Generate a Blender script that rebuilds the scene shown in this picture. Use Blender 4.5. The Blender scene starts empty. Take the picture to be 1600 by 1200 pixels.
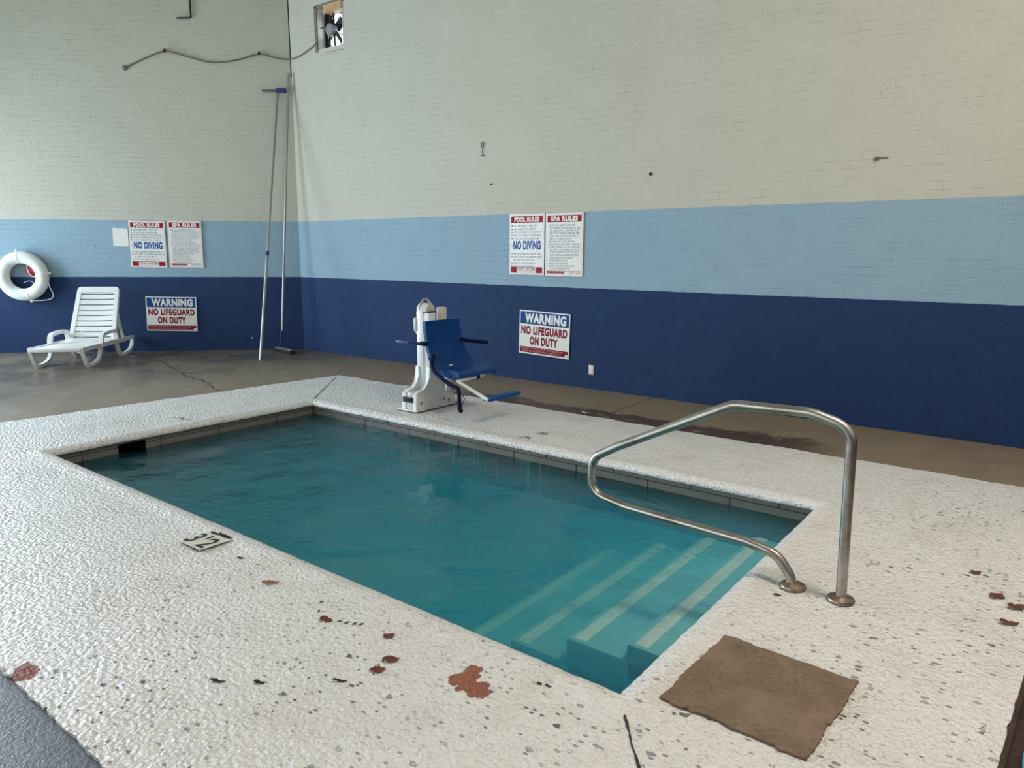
import bpy, bmesh, math, random
from mathutils import Vector, Matrix, noise

random.seed(7)
PI = math.pi
SC = bpy.context.scene
COL = SC.collection

# ------------------------------------------------------------------ camera
cam_data = bpy.data.cameras.new('camera')
cam = bpy.data.objects.new('camera', cam_data)
COL.objects.link(cam)
FW = Vector((-0.6023195, 0.7778771, -0.17921618))
RT = Vector((0.79016996, 0.61287137, 0.00448529))
UP = Vector((-0.11332547, 0.13890967, 0.98379949))
cam.matrix_world = Matrix(((RT.x, UP.x, -FW.x, 6.2168), (RT.y, UP.y, -FW.y, -4.6032),
                           (RT.z, UP.z, -FW.z, 1.55), (0, 0, 0, 1)))
cam_data.sensor_fit = 'HORIZONTAL'
cam_data.sensor_width = 36.0
cam_data.lens = 1130.27 / 1600 * 36.0
cam_data.clip_start = 0.05
cam_data.clip_end = 200
SC.camera = cam

# ------------------------------------------------------------------ view
SC.view_settings.view_transform = 'Standard'
SC.view_settings.look = 'None'
SC.view_settings.gamma = 1
SC.view_settings.use_curve_mapping = False
SC.view_settings.exposure = 0.53
SC.cycles.use_denoising = True
SC.cycles.max_bounces = 8
SC.cycles.transparent_max_bounces = 12
SC.cycles.volume_bounces = 2
SC.cycles.caustics_reflective = False
SC.cycles.caustics_refractive = False

# ------------------------------------------------------------------ sky
world = bpy.data.worlds.new('sky')
SC.world = world
world.use_nodes = True
wn = world.node_tree.nodes
bg = wn['Background']
bg.inputs[0].default_value = (0.80, 0.90, 1.0, 1)
bg.inputs[1].default_value = 2.2

# ------------------------------------------------------------------ daylight through the openings, ceiling lamp light
def area(name, loc, rot, sx, sy, power, color):
    l = bpy.data.lights.new(name, 'AREA')
    l.shape = 'RECTANGLE'; l.size = sx; l.size_y = sy
    l.energy = power; l.color = color
    o = bpy.data.objects.new(name, l)
    o.location = loc; o.rotation_euler = rot
    COL.objects.link(o)
    return o
area('window_daylight', (-7.30, -4.1, 1.75), (PI / 2, 0, -PI / 2), 4.6, 2.9, 620, (0.68, 0.84, 1.0))
area('glass_door_daylight', (0.5, -6.85, 1.75), (PI / 2, 0, PI), 7.6, 2.9, 330, (1.0, 0.985, 0.95))

# ------------------------------------------------------------------ helpers
def S(r, g, b):
    def f(c):
        c /= 255.0
        return c / 12.92 if c <= 0.04045 else ((c + 0.055) / 1.055) ** 2.4
    return (f(r), f(g), f(b), 1.0)

class NT:
    """small node builder"""
    def __init__(s, name):
        s.m = bpy.data.materials.new(name); s.m.use_nodes = True
        s.t = s.m.node_tree; s.n = s.t.nodes
        s.b = s.n['Principled BSDF']; s.out = s.n['Material Output']
        s._co = None
    def new(s, typ, **kw):
        n = s.n.new(typ)
        for k, v in kw.items(): setattr(n, k, v)
        return n
    def put(s, sock, v):
        if hasattr(v, 'is_output') or isinstance(v, bpy.types.NodeSocket): s.t.links.new(v, sock)
        elif isinstance(v, (tuple, list)) and len(v) == 3 and sock.type == 'RGBA': sock.default_value = (*v, 1)
        else: sock.default_value = v
    def co(s):
        if s._co is None: s._co = s.new('ShaderNodeTexCoord').outputs['Object']
        return s._co
    def math(s, op, a, b=0.0, c=None, clamp=False):
        n = s.new('ShaderNodeMath', operation=op); n.use_clamp = clamp
        s.put(n.inputs[0], a); s.put(n.inputs[1], b)
        if c is not None: s.put(n.inputs[2], c)
        return n.outputs[0]
    def vmath(s, op, a, b):
        n = s.new('ShaderNodeVectorMath', operation=op)
        s.put(n.inputs[0], a); s.put(n.inputs[1], b)
        return n.outputs['Value'] if op in ('LENGTH', 'DISTANCE', 'DOT_PRODUCT') else n.outputs[0]
    def sep(s, v):
        n = s.new('ShaderNodeSeparateXYZ'); s.put(n.inputs[0], v); return n.outputs
    def comb(s, x, y, z):
        n = s.new('ShaderNodeCombineXYZ')
        for i, v in enumerate((x, y, z)): s.put(n.inputs[i], v)
        return n.outputs[0]
    def noise(s, scale, detail=4, rough=0.55, vec=None, col=False):
        n = s.new('ShaderNodeTexNoise'); s.put(n.inputs['Vector'], vec if vec is not None else s.co())
        n.inputs['Scale'].default_value = scale; n.inputs['Detail'].default_value = detail
        n.inputs['Roughness'].default_value = rough
        return n.outputs['Color'] if col else n.outputs['Fac']
    def voro(s, scale, feature='F1', vec=None, rnd=1.0):
        n = s.new('ShaderNodeTexVoronoi', feature=feature); s.put(n.inputs['Vector'], vec if vec is not None else s.co())
        n.inputs['Scale'].default_value = scale; n.inputs['Randomness'].default_value = rnd
        return n.outputs['Distance'], n.outputs['Color']
    def ramp(s, fac, stops):
        n = s.new('ShaderNodeValToRGB'); s.put(n.inputs[0], fac)
        el = n.color_ramp.elements
        while len(el) < len(stops): el.new(0.5)
        for e, (p, c) in zip(el, stops):
            e.position = p
            e.color = c if isinstance(c, (tuple, list)) and len(c) == 4 else (c, c, c, 1)
        return n.outputs[0]
    def step(s, v, lo, hi, a=0.0, b=1.0):
        n = s.new('ShaderNodeMapRange'); n.interpolation_type = 'SMOOTHSTEP'
        s.put(n.inputs[0], v)
        for i, x in enumerate((lo, hi, a, b)): s.put(n.inputs[i + 1], x)
        return n.outputs[0]
    def mix(s, fac, a, b, mode='MIX'):
        n = s.new('ShaderNodeMix', data_type='RGBA', blend_type=mode)
        s.put(n.inputs[0], fac); s.put(n.inputs[6], a); s.put(n.inputs[7], b)
        return n.outputs[2]
    def bump(s, h, strength=0.5, dist=0.01, prev=None):
        n = s.new('ShaderNodeBump'); s.put(n.inputs['Height'], h)
        n.inputs['Strength'].default_value = strength; n.inputs['Distance'].default_value = dist
        if prev is not None: s.put(n.inputs['Normal'], prev)
        return n.outputs[0]
    def set(s, color=None, rough=None, metal=None, normal=None, spec=None):
        b = s.b
        if color is not None: s.put(b.inputs['Base Color'], color)
        if rough is not None: s.put(b.inputs['Roughness'], rough)
        if metal is not None: s.put(b.inputs['Metallic'], metal)
        if normal is not None: s.put(b.inputs['Normal'], normal)
        if spec is not None: s.put(b.inputs['Specular IOR Level'], spec)
        return s.m

def plain(name, color, rough=0.5, metal=0.0, var=0.10, scale=14, bump=0.0, spec=None):
    t = NT(name)
    f = t.noise(scale, 5)
    dark = tuple(c * (1 - var) for c in color[:3]) + (1,)
    lite = tuple(min(1, c * (1 + var)) for c in color[:3]) + (1,)
    c = t.ramp(f, [(0.3, dark), (0.7, lite)])
    n = t.bump(t.noise(scale * 6, 3), bump, 0.004) if bump else None
    return t.set(c, rough, metal, n, spec)

# ------------------------------------------------------------------ mesh helpers
def box(bm, x0, x1, y0, y1, z0, z1, bev=0.0, seg=2, M=None):
    vs = [bm.verts.new((x, y, z)) for z in (z0, z1) for y in (y0, y1) for x in (x0, x1)]
    fs = [bm.faces.new([vs[i] for i in f]) for f in
          ((0, 2, 3, 1), (4, 5, 7, 6), (0, 1, 5, 4), (2, 6, 7, 3), (0, 4, 6, 2), (1, 3, 7, 5))]
    if bev > 0:
        es = list({e for f in fs for e in f.edges})
        r = bmesh.ops.bevel(bm, geom=es, offset=bev, segments=seg, affect='EDGES', profile=0.5)
        vs = list({v for f in r['faces'] for v in f.verts} | {v for v in vs if v.is_valid})
    if M is not None: bmesh.ops.transform(bm, matrix=M, verts=vs)
    return vs

def catmull(pts, n=8, closed=False):
    P = [Vector(p) for p in pts]; out = []
    m = len(P)
    rng = range(m if closed else m - 1)
    for i in rng:
        if closed: p0, p1, p2, p3 = P[i - 1], P[i], P[(i + 1) % m], P[(i + 2) % m]
        else: p0, p1, p2, p3 = P[max(i - 1, 0)], P[i], P[i + 1], P[min(i + 2, m - 1)]
        for k in range(n):
            t = k / n
            out.append(0.5 * ((2 * p1) + (p2 - p0) * t + (2 * p0 - 5 * p1 + 4 * p2 - p3) * t * t + (3 * p1 - p0 - 3 * p2 + p3) * t ** 3))
    if not closed: out.append(P[-1])
    return out

def fillet(pts, rad, n=8):
    """round the corners of a polyline with arcs of radius rad"""
    P = [Vector(p) for p in pts]; out = [P[0]]
    for i in range(1, len(P) - 1):
        a, b, c = P[i - 1], P[i], P[i + 1]
        r = rad[i - 1] if isinstance(rad, (list, tuple)) else rad
        u, v = (a - b).normalized(), (c - b).normalized()
        ang = u.angle(v)
        d = min(r / math.tan(ang / 2), (a - b).length * 0.49, (c - b).length * 0.49)
        p, q = b + u * d, b + v * d
        for k in range(n + 1):
            t = k / n
            out.append(p * (1 - t) ** 2 + b * 2 * t * (1 - t) + q * t * t)
    out.append(P[-1])
    return out

def tube(bm, pts, r, seg=10, closed=False, caps=True, sy=1.0):
    P = [Vector(p) for p in pts]; n = len(P)
    rings = []
    up = None
    for i, p in enumerate(P):
        if closed: d = (P[(i + 1) % n] - P[i - 1])
        else: d = P[min(i + 1, n - 1)] - P[max(i - 1, 0)]
        d.normalize()
        if up is None:
            up = Vector((0, 0, 1)) if abs(d.z) < 0.95 else Vector((1, 0, 0))
        side = d.cross(up).normalized(); up = side.cross(d).normalized()
        rr = r[i] if isinstance(r, (list, tuple)) else r
        rings.append([bm.verts.new(p + side * math.cos(2 * PI * k / seg) * rr + up * math.sin(2 * PI * k / seg) * rr * sy) for k in range(seg)])
    for i in range(n if closed else n - 1):
        A, B = rings[i], rings[(i + 1) % n]
        for k in range(seg):
            bm.faces.new((A[k], A[(k + 1) % seg], B[(k + 1) % seg], B[k]))
    if caps and not closed:
        bm.faces.new(rings[0]); bm.faces.new(list(reversed(rings[-1])))
    return [v for R in rings for v in R]

def lathe(bm, prof, loc=(0, 0, 0), seg=24, M=None):
    rings = []
    for r, z in prof:
        rings.append([bm.verts.new((r * math.cos(2 * PI * k / seg), r * math.sin(2 * PI * k / seg), z)) for k in range(seg)])
    for A, B in zip(rings, rings[1:]):
        for k in range(seg): bm.faces.new((A[k], A[(k + 1) % seg], B[(k + 1) % seg], B[k]))
    bm.faces.new(list(reversed(rings[0]))); bm.faces.new(rings[-1])
    vs = [v for R in rings for v in R]
    if M is not None: bmesh.ops.transform(bm, matrix=M, verts=vs)
    bmesh.ops.translate(bm, vec=loc, verts=vs)
    return vs

def prism(bm, outline, d0, d1, fn, bev=0.0):
    """outline of 2D points extruded from d0 to d1; fn(a, b, d) -> 3D point"""
    A = [bm.verts.new(fn(a, b, d0)) for a, b in outline]
    B = [bm.verts.new(fn(a, b, d1)) for a, b in outline]
    n = len(A); fs = [bm.faces.new(list(reversed(A))), bm.faces.new(B)]
    for i in range(n): fs.append(bm.faces.new((A[i], A[(i + 1) % n], B[(i + 1) % n], B[i])))
    if bev:
        es = list(set(fs[0].edges) | set(fs[1].edges))
        bmesh.ops.bevel(bm, geom=es, offset=bev, segments=2, affect='EDGES', profile=0.5)
    return A + B

def stroke(pts, w):
    """closed outline of a 2D polyline drawn with width w (number or list)"""
    P = [Vector((p[0], p[1])) for p in pts]; L, R = [], []
    for i, p in enumerate(P):
        d = (P[min(i + 1, len(P) - 1)] - P[max(i - 1, 0)]).normalized()
        nrm = Vector((-d.y, d.x)); ww = (w[i] if isinstance(w, (list, tuple)) else w) / 2
        L.append(p + nrm * ww); R.append(p - nrm * ww)
    return [tuple(v) for v in L + list(reversed(R))]

def stroke_prism(bm, pts, w, d0, d1, fn):
    """the same, as a strip of quads so that the caps stay clean"""
    P = stroke(pts, w); n = len(pts)
    L = P[:n]; R = list(reversed(P[n:]))
    g = [[bm.verts.new(fn(a, b, d)) for a, b in row] for row, d in ((L, d0), (R, d0), (L, d1), (R, d1))]
    for i in range(n - 1):
        bm.faces.new((g[0][i], g[0][i + 1], g[1][i + 1], g[1][i]))
        bm.faces.new((g[2][i], g[3][i], g[3][i + 1], g[2][i + 1]))
        bm.faces.new((g[0][i], g[2][i], g[2][i + 1], g[0][i + 1]))
        bm.faces.new((g[1][i], g[1][i + 1], g[3][i + 1], g[3][i]))
    for i in (0, n - 1):
        bm.faces.new((g[0][i], g[1][i], g[3][i], g[2][i]))

def obj(name, bm, mat, parent=None, loc=(0, 0, 0), rotz=0.0, smooth=35):
    bmesh.ops.recalc_face_normals(bm, faces=bm.faces[:])
    me = bpy.data.meshes.new(name); bm.to_mesh(me); bm.free()
    if smooth:
        for p in me.polygons: p.use_smooth = True
        me.set_sharp_from_angle(angle=math.radians(smooth))
    me.materials.append(mat)
    o = bpy.data.objects.new(name, me); COL.objects.link(o)
    o.location = loc; o.rotation_euler = (0, 0, rotz)
    if parent is not None: o.parent = parent
    return o

def tag(o, label, cat, group=None, kind=None):
    o['label'] = label; o['category'] = cat
    if group: o['group'] = group
    if kind: o['kind'] = kind
    return o

def thing(name, label, cat, loc=(0, 0, 0), rotz=0.0, group=None):
    o = bpy.data.objects.new(name, None); COL.objects.link(o)
    o.empty_display_size = 0.1
    o.location = loc; o.rotation_euler = (0, 0, rotz)
    return tag(o, label, cat, group)

def struct(o):
    o['kind'] = 'structure'
    return o

def NB(): return bmesh.new()

# ------------------------------------------------------------------ materials
def brick_wall(name):
    t = NT(name)
    x, y, z = t.sep(t.co())
    v = t.comb(x, z, 0.0)
    wob = t.noise(9, 2)
    vz = t.math('ADD', z, t.math('MULTIPLY', t.math('SUBTRACT', wob, 0.5), 0.008))
    v2 = t.comb(x, vz, 0.0)
    br = t.new('ShaderNodeTexBrick'); t.put(br.inputs['Vector'], v2)
    br.inputs['Scale'].default_value = 1.0
    br.inputs['Mortar Size'].default_value = 0.005
    br.inputs['Mortar Smooth'].default_value = 0.6
    br.inputs['Brick Width'].default_value = 0.215
    br.inputs['Row Height'].default_value = 0.0715
    br.inputs['Color1'].default_value = (0, 0, 0, 1); br.inputs['Color2'].default_value = (0, 0, 0, 1)
    br.inputs['Color1'].default_value = (0.15, 0.15, 0.15, 1)
    br.inputs['Mortar'].default_value = (1, 1, 1, 1)
    mort = br.outputs['Fac']; tone = t.sep(br.outputs['Color'])[0]
    e1 = t.math('ADD', z, t.math('MULTIPLY', t.math('SUBTRACT', t.noise(7, 4), 0.5), 0.035))
    e1 = t.math('SUBTRACT', e1, t.math('MULTIPLY', mort, 0.006))
    m1 = t.step(e1, 1.141, 1.150)
    m2 = t.step(e1, 1.998, 2.008)
    dark = t.mix(t.noise(5, 4), S(20, 46, 84), S(29, 58, 100))
    lite = t.mix(t.noise(4, 4), S(142, 170, 184), S(154, 180, 193))
    crm = t.mix(t.noise(1.3, 5), S(197, 193, 175), S(207, 203, 186))
    c = t.mix(m2, t.mix(m1, dark, lite), crm)
    c = t.mix(t.math('MULTIPLY', t.noise(75, 4, 0.7), 0.22), c, t.mix(0.5, c, S(60, 58, 56)))
    # scuffs, then the shading of the joints painted into the colour
    scuff = t.ramp(t.noise(26, 6, 0.7), [(0.60, 0.0), (0.75, 1.0)])
    patch = t.ramp(t.noise(1.7, 3), [(0.45, 0.0), (0.65, 1.0)])
    c = t.mix(t.math('MULTIPLY', t.math('MULTIPLY', scuff, patch), 0.25), c, t.mix(0.5, c, S(90, 85, 78)))
    fill = t.ramp(t.noise(4.5, 5, 0.65), [(0.38, 0.15), (0.62, 1.0)])
    mort = t.math('MULTIPLY', mort, fill)
    jm = t.math('MULTIPLY', mort, t.math('ADD', 0.03, t.math('MULTIPLY', patch, 0.16)))
    c = t.mix(jm, c, t.mix(0.75, c, S(70, 66, 60)))
    h = t.math('ADD', t.math('MULTIPLY', t.math('SUBTRACT', 1.0, mort), 1.0), t.math('MULTIPLY', tone, 0.35))
    n1 = t.bump(h, 0.7, 0.006)
    n2 = t.bump(t.noise(55, 5, 0.7), 1.0, 0.008, n1)
    rough = t.math('ADD', 0.42, t.math('MULTIPLY', t.noise(12, 3), 0.25))
    return t.set(c, t.math('ADD', rough, 0.1), 0.0, n2, 0.22)

M_WALL = brick_wall('painted_brick')
M_CEIL = plain('ceiling_paint', S(180, 180, 172), 0.8, var=0.05)

def deck_mat():
    t = NT('white_textured_coating')
    co = t.co()
    x, y, z = t.sep(co)
    big = t.noise(1.1, 4)
    c = t.mix(big, S(222, 219, 212), S(234, 232, 227))
    c = t.mix(t.ramp(t.noise(3.2, 5, 0.6), [(0.5, 0.0), (0.72, 0.4)]), c, S(198, 188, 172))
    # worn zone in front of the pool and on the right has more pits
    near = t.step(y, -1.2, -2.4)
    right = t.step(x, 5.0, 5.8)
    zone = t.math('MAXIMUM', t.math('MULTIPLY', near, t.step(x, 1.8, 3.6)), right)
    sx = t.comb(t.math('MULTIPLY', x, 0.75), t.math('MULTIPLY', y, 1.25), 0.0)
    jit = t.vmath('ADD', sx, t.vmath('SCALE', t.noise(60, 2, col=True), (0, 0, 0)))
    def pits(scale, lo, hi, keep):
        d, col = t.voro(scale, vec=sx)
        wob = t.math('ADD', d, t.math('MULTIPLY', t.math('SUBTRACT', t.noise(90, 3), 0.5), 0.28))
        p = t.step(wob, hi, lo)
        return t.math('MULTIPLY', p, t.step(t.sep(col)[0], keep, keep + 0.02))
    clump = t.ramp(t.noise(2.1, 3), [(0.40, 0.0), (0.62, 1.0)])
    p = t.math('MAXIMUM', pits(17, 0.10, 0.22, 0.74), pits(38, 0.14, 0.30, 0.76))
    p = t.math('MULTIPLY', p, t.math('MULTIPLY', zone, t.math('ADD', 0.25, t.math('MULTIPLY', clump, 0.75))))
    c = t.mix(t.math('MULTIPLY', p, 0.9), c, t.mix(t.noise(40, 2), S(38, 29, 24), S(100, 76, 58)))
    # worn patch where the red-brown substrate shows
    wv = t.vmath('ADD', co, t.vmath('MULTIPLY', t.vmath('SUBTRACT', t.noise(24, 4, 0.65, col=True), (0.5, 0.5, 0.5)), (0.075, 0.075, 0)))
    m = None
    for cx, cy, r in ((4.585, -2.725, 0.034), (4.600, -2.765, 0.040), (4.575, -2.805, 0.034), (4.640, -2.810, 0.044), (4.690, -2.815, 0.040), (4.675, -2.785, 0.034),
                      (3.29, -3.765, 0.045), (3.24, -3.755, 0.03)):
        d = t.math('SUBTRACT', r, t.vmath('DISTANCE', t.vmath('MULTIPLY', wv, (1, 1, 0)), (cx, cy, 0)))
        m = d if m is None else t.math('MAXIMUM', m, d)
    wm = t.step(m, -0.002, 0.004)
    c = t.mix(wm, c, t.mix(t.noise(30, 3), S(132, 74, 54), S(160, 98, 74)))
    # knockdown relief
    d1, _ = t.voro(62, 'SMOOTH_F1')
    blob = t.math('ADD', t.math('MULTIPLY', t.math('SUBTRACT', 0.6, d1), 0.8), t.noise(38, 4, 0.6))
    h = t.math('SUBTRACT', blob, t.math('MULTIPLY', p, 1.5))
    h = t.math('SUBTRACT', h, t.math('MULTIPLY', wm, 0.8))
    n = t.bump(h, 1.0, 0.016)
    n = t.bump(t.noise(130, 3, 0.6), 0.6, 0.004, n)
    rough = t.math('ADD', 0.24, t.math('MULTIPLY', t.noise(20, 3), 0.22))
    rough = t.math('ADD', rough, t.math('MULTIPLY', t.math('MAXIMUM', p, wm), 0.3))
    return t.set(c, rough, 0.0, n, 0.5)
M_DECK = deck_mat()

def concrete_mat():
    t = NT('bare_concrete')
    co = t.co(); x, y, z = t.sep(co)
    c = t.mix(t.noise(2.2, 6, 0.6), S(116, 103, 84), S(150, 135, 112))
    c = t.mix(t.ramp(t.noise(45, 4, 0.7), [(0.45, 0.0), (0.75, 0.6)]), c, S(86, 76, 64))
    # damp reddish stain along the coating edge by the right wall
    wy = t.math('ADD', y, t.math('MULTIPLY', t.math('SUBTRACT', t.noise(3.0, 4), 0.5), 0.55))
    lim = t.math('ADD', 1.52, t.math('MULTIPLY', t.step(x, 3.2, 4.6), 0.12))
    wet = t.math('MULTIPLY', t.step(wy, t.math('ADD', lim, 0.06), lim), t.math('MULTIPLY', t.math('MULTIPLY', t.step(x, 0.4, 1.4), t.step(x, 5.0, 4.4)), t.step(y, 0.8, 1.0)))
    blot = t.math('SUBTRACT', 1.0, t.math('MULTIPLY', t.ramp(t.noise(7, 4), [(0.56, 0.0), (0.66, 1.0)]), 0.7))
    wet = t.math('MULTIPLY', wet, blot)
    c = t.mix(t.math('MULTIPLY', wet, 0.85), c, S(66, 46, 38))
    # pale dried streaks on the left
    sv = t.comb(t.math('MULTIPLY', t.math('ADD', x, y), 3.0), t.math('MULTIPLY', t.math('SUBTRACT', y, x), 0.8), 0.0)
    streak = t.math('MULTIPLY', t.ramp(t.noise(1.6, 5, 0.6, vec=sv), [(0.54, 0.0), (0.66, 0.5)]), t.step(x, -0.8, -2.4))
    c = t.mix(streak, c, S(156, 148, 136))
    slab = t.step(y, -3.55, -3.7)
    c = t.mix(slab, c, t.mix(t.noise(6, 5, 0.65), S(76, 79, 86), S(104, 107, 114)))
    damp = t.math('MULTIPLY', t.step(x, -1.6, -3.4), t.ramp(t.noise(0.9, 3), [(0.3, 0.35), (0.6, 1.0)]))
    c = t.mix(t.math('MULTIPLY', damp, 0.6), c, S(74, 70, 66))
    rough = t.math('SUBTRACT', 0.58, t.math('MULTIPLY', damp, 0.36))
    rough = t.math('SUBTRACT', rough, t.math('MULTIPLY', t.step(y, -3.6, -4.0), 0.2))
    rough = t.math('SUBTRACT', rough, t.math('MULTIPLY', wet, 0.15))
    n = t.bump(t.noise(120, 4, 0.7), 0.35, 0.003)
    n = t.bump(t.noise(5, 3), 0.2, 0.01, n)
    n = t.bump(t.math('MULTIPLY', t.noise(48, 4, 0.7), slab), 0.7, 0.01, n)
    return t.set(c, rough, 0.0, n, 0.45)
M_CONC = concrete_mat()

def tile_mat():
    t = NT('grey_waterline_tile')
    x, y, z = t.sep(t.co())
    c = t.mix(t.noise(4, 5), S(96, 94, 88), S(132, 126, 116))
    c = t.mix(t.ramp(t.noise(18, 5, 0.65), [(0.5, 0.0), (0.75, 0.5)]), c, S(112, 84, 62))
    n = t.bump(t.noise(60, 4), 0.3, 0.003)
    return t.set(c, 0.4, 0.0, n)
M_TILE = tile_mat()
M_GROUT = plain('dark_grout', S(60, 54, 48), 0.8, var=0.2)
M_PLASTER = plain('teal_pool_plaster', S(150, 205, 214), 0.7, var=0.06, scale=4)
M_STRIP = plain('pale_tread_edge', S(240, 236, 224), 0.6, var=0.08)
M_BLACK = plain('black_void', S(12, 12, 14), 0.8)

def water_mat():
    t = NT('cloudy_teal_water')
    t.n.remove(t.b)
    tr = t.new('ShaderNodeBsdfTransparent'); tr.inputs[0].default_value = (0.96, 0.99, 1.0, 1)
    gl = t.new('ShaderNodeBsdfGlossy'); gl.inputs['Roughness'].default_value = 0.09
    fr = t.new('ShaderNodeFresnel'); fr.inputs['IOR'].default_value = 1.33
    x, y, z = t.sep(t.co())
    v = t.comb(t.math('MULTIPLY', x, 1.0), t.math('MULTIPLY', y, 1.0), 0.0)
    h = t.math('ADD', t.noise(4, 3, 0.55, vec=v), t.math('MULTIPLY', t.noise(19, 3, 0.6, vec=v), 0.35))
    calm = t.ramp(t.noise(1.2, 2, vec=v), [(0.38, 0.15), (0.62, 1.0)])
    n = t.bump(t.math('MULTIPLY', h, calm), 1.0, 0.035)
    t.put(gl.inputs['Normal'], n); t.put(fr.inputs['Normal'], n)
    mx = t.new('ShaderNodeMixShader')
    t.put(mx.inputs[0], fr.outputs[0]); t.put(mx.inputs[1], tr.outputs[0]); t.put(mx.inputs[2], gl.outputs[0])
    t.put(t.out.inputs['Surface'], mx.outputs[0])
    pv = t.new('ShaderNodeVolumePrincipled')
    pv.inputs['Color'].default_value = (0.018, 0.27, 0.44, 1)
    pv.inputs['Absorption Color'].default_value = (0.30, 0.85, 0.95, 1)
    pv.inputs['Density'].default_value = 2.5
    t.put(t.out.inputs['Volume'], pv.outputs[0])
    return t.m
M_WATER = water_mat()

def steel_mat():
    t = NT('brushed_stainless')
    c = t.mix(t.ramp(t.noise(9, 5, 0.6), [(0.45, 0.0), (0.7, 0.7)]), S(178, 173, 164), S(136, 118, 98))
    c = t.mix(t.ramp(t.noise(40, 5, 0.7), [(0.62, 0.0), (0.72, 0.6)]), c, S(96, 66, 46))
    r = t.math('ADD', 0.22, t.math('MULTIPLY', t.noise(14, 4), 0.22))
    return t.set(c, r, 1.0)
M_STEEL = steel_mat()
M_FLANGE = plain('tarnished_steel', S(150, 132, 116), 0.35, 0.9, 0.35, 30, 0.3)
M_ALU = plain('aluminium_pole', S(150, 150, 147), 0.4, 0.7, 0.08)
M_WHITE_PL = plain('white_plastic', S(232, 232, 226), 0.35, var=0.03, scale=6)
M_RINGW = plain('worn_white_ring', S(226, 228, 222), 0.6, var=0.07, scale=16, bump=0.3)
M_ROPE = plain('pale_rope', S(210, 212, 208), 0.8)
M_RED = plain('red_bag', S(178, 46, 48), 0.6)
M_LIFTW = plain('white_powder_coat', S(232, 230, 222), 0.35, var=0.04, scale=8)
M_LIFTG = plain('grey_moulding', S(196, 194, 184), 0.45)
M_BLUE = plain('blue_moulded_seat', S(0, 58, 118), 0.45, var=0.06, scale=5, spec=0.3)
M_BLUE2 = plain('blue_armrest', S(6, 72, 134), 0.5, spec=0.3)
M_NAVY = plain('navy_strap', S(10, 16, 50), 0.8, spec=0.2)
M_DKBLUE = plain('dark_blue_brush', S(40, 54, 112), 0.7)
M_GREYBR = plain('grey_brush_block', S(96, 98, 102), 0.6)
M_BLK = plain('black_bristles', S(18, 18, 20), 0.8)
M_SIGN = plain('white_sign_board', S(228, 224, 214), 0.35, var=0.03)
M_SRED = plain('red_sign_print', S(156, 12, 32), 0.6, spec=0.2)
M_SBLUE = plain('blue_sign_print', S(10, 84, 150), 0.6, spec=0.2)
M_SBLUE2 = plain('dark_blue_sign_print', S(8, 70, 128), 0.6, spec=0.2)
M_STEXT = plain('blue_grey_small_print', S(86, 114, 140), 0.6)
M_SDRED = plain('dark_red_sign_print', S(128, 8, 26), 0.6, spec=0.2)
M_SPINK = plain('pale_pink_print', S(222, 160, 160), 0.5)
M_SINK = plain('dark_sign_ink', S(60, 62, 74), 0.5)
M_CREAM = plain('cream_plastic', S(214, 204, 184), 0.4)
M_DARK = plain('dark_metal', S(36, 34, 36), 0.5, 0.3)
M_CABLE = plain('grey_cable', S(112, 106, 98), 0.7)
M_GALV = plain('galvanised_sheet', S(198, 196, 186), 0.3, 0.85, 0.15)
M_TRIM = plain('weathered_grey_trim', S(120, 112, 96), 0.6, var=0.25, scale=10)
M_WOOD = plain('varnished_wood', S(196, 158, 112), 0.45, var=0.25, scale=8)
M_FAN = plain('black_fan_metal', S(20, 18, 18), 0.45, 0.4)
M_MOTOR = plain('grey_motor_metal', S(150, 148, 150), 0.4, 0.3)
M_MAT = None
def bare_mat():
    t = NT('brown_mat_fibre')
    c = t.mix(t.noise(7, 6, 0.6), S(96, 80, 65), S(142, 122, 101))
    c = t.mix(t.ramp(t.noise(60, 4, 0.7), [(0.5, 0.0), (0.75, 0.6)]), c, S(60, 46, 36))
    c = t.mix(t.ramp(t.noise(3.5, 4, 0.5), [(0.5, 0.0), (0.7, 0.5)]), c, S(140, 122, 104))
    return t.set(c, 0.85, 0.0, t.bump(t.noise(160, 4, 0.7), 0.5, 0.003), 0.25)
M_MAT = bare_mat()
M_LEAF = plain('dry_leaf', S(104, 52, 38), 0.7, var=0.3, scale=40)
M_LEAF2 = plain('dark_leaf', S(44, 34, 30), 0.7, var=0.3, scale=40)
M_LEAF3 = plain('tan_leaf', S(150, 100, 72), 0.7, var=0.2, scale=40)
M_MARK = plain('black_deck_paint', S(30, 34, 40), 0.55, var=0.3, scale=60)
M_MARKY = plain('yellowed_deck_paint', S(212, 208, 190), 0.5)
M_MARKF = plain('faded_deck_paint', S(120, 112, 108), 0.6, var=0.3, scale=80)
M_CRACK = plain('dark_crack', S(52, 46, 40), 0.9)
M_RUST = plain('rusty_track', S(70, 50, 44), 0.6, 0.4, 0.4, 20, 0.4)
M_TEAL = plain('teal_vinyl', S(30, 150, 150), 0.35)
M_PAPER = plain('white_paper', S(226, 224, 214), 0.8)
M_FRAME = plain('bronze_window_frame', S(70, 64, 58), 0.4, 0.5)
def glass_mat():
    t = NT('window_glass'); t.n.remove(t.b)
    a = t.new('ShaderNodeBsdfTransparent'); g = t.new('ShaderNodeBsdfGlossy'); g.inputs['Roughness'].default_value = 0.02
    f = t.new('ShaderNodeFresnel'); m = t.new('ShaderNodeMixShader')
    t.put(m.inputs[0], f.outputs[0]); t.put(m.inputs[1], a.outputs[0]); t.put(m.inputs[2], g.outputs[0])
    t.put(t.out.inputs['Surface'], m.outputs[0])
    return t.m
M_GLASS = glass_mat()

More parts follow.
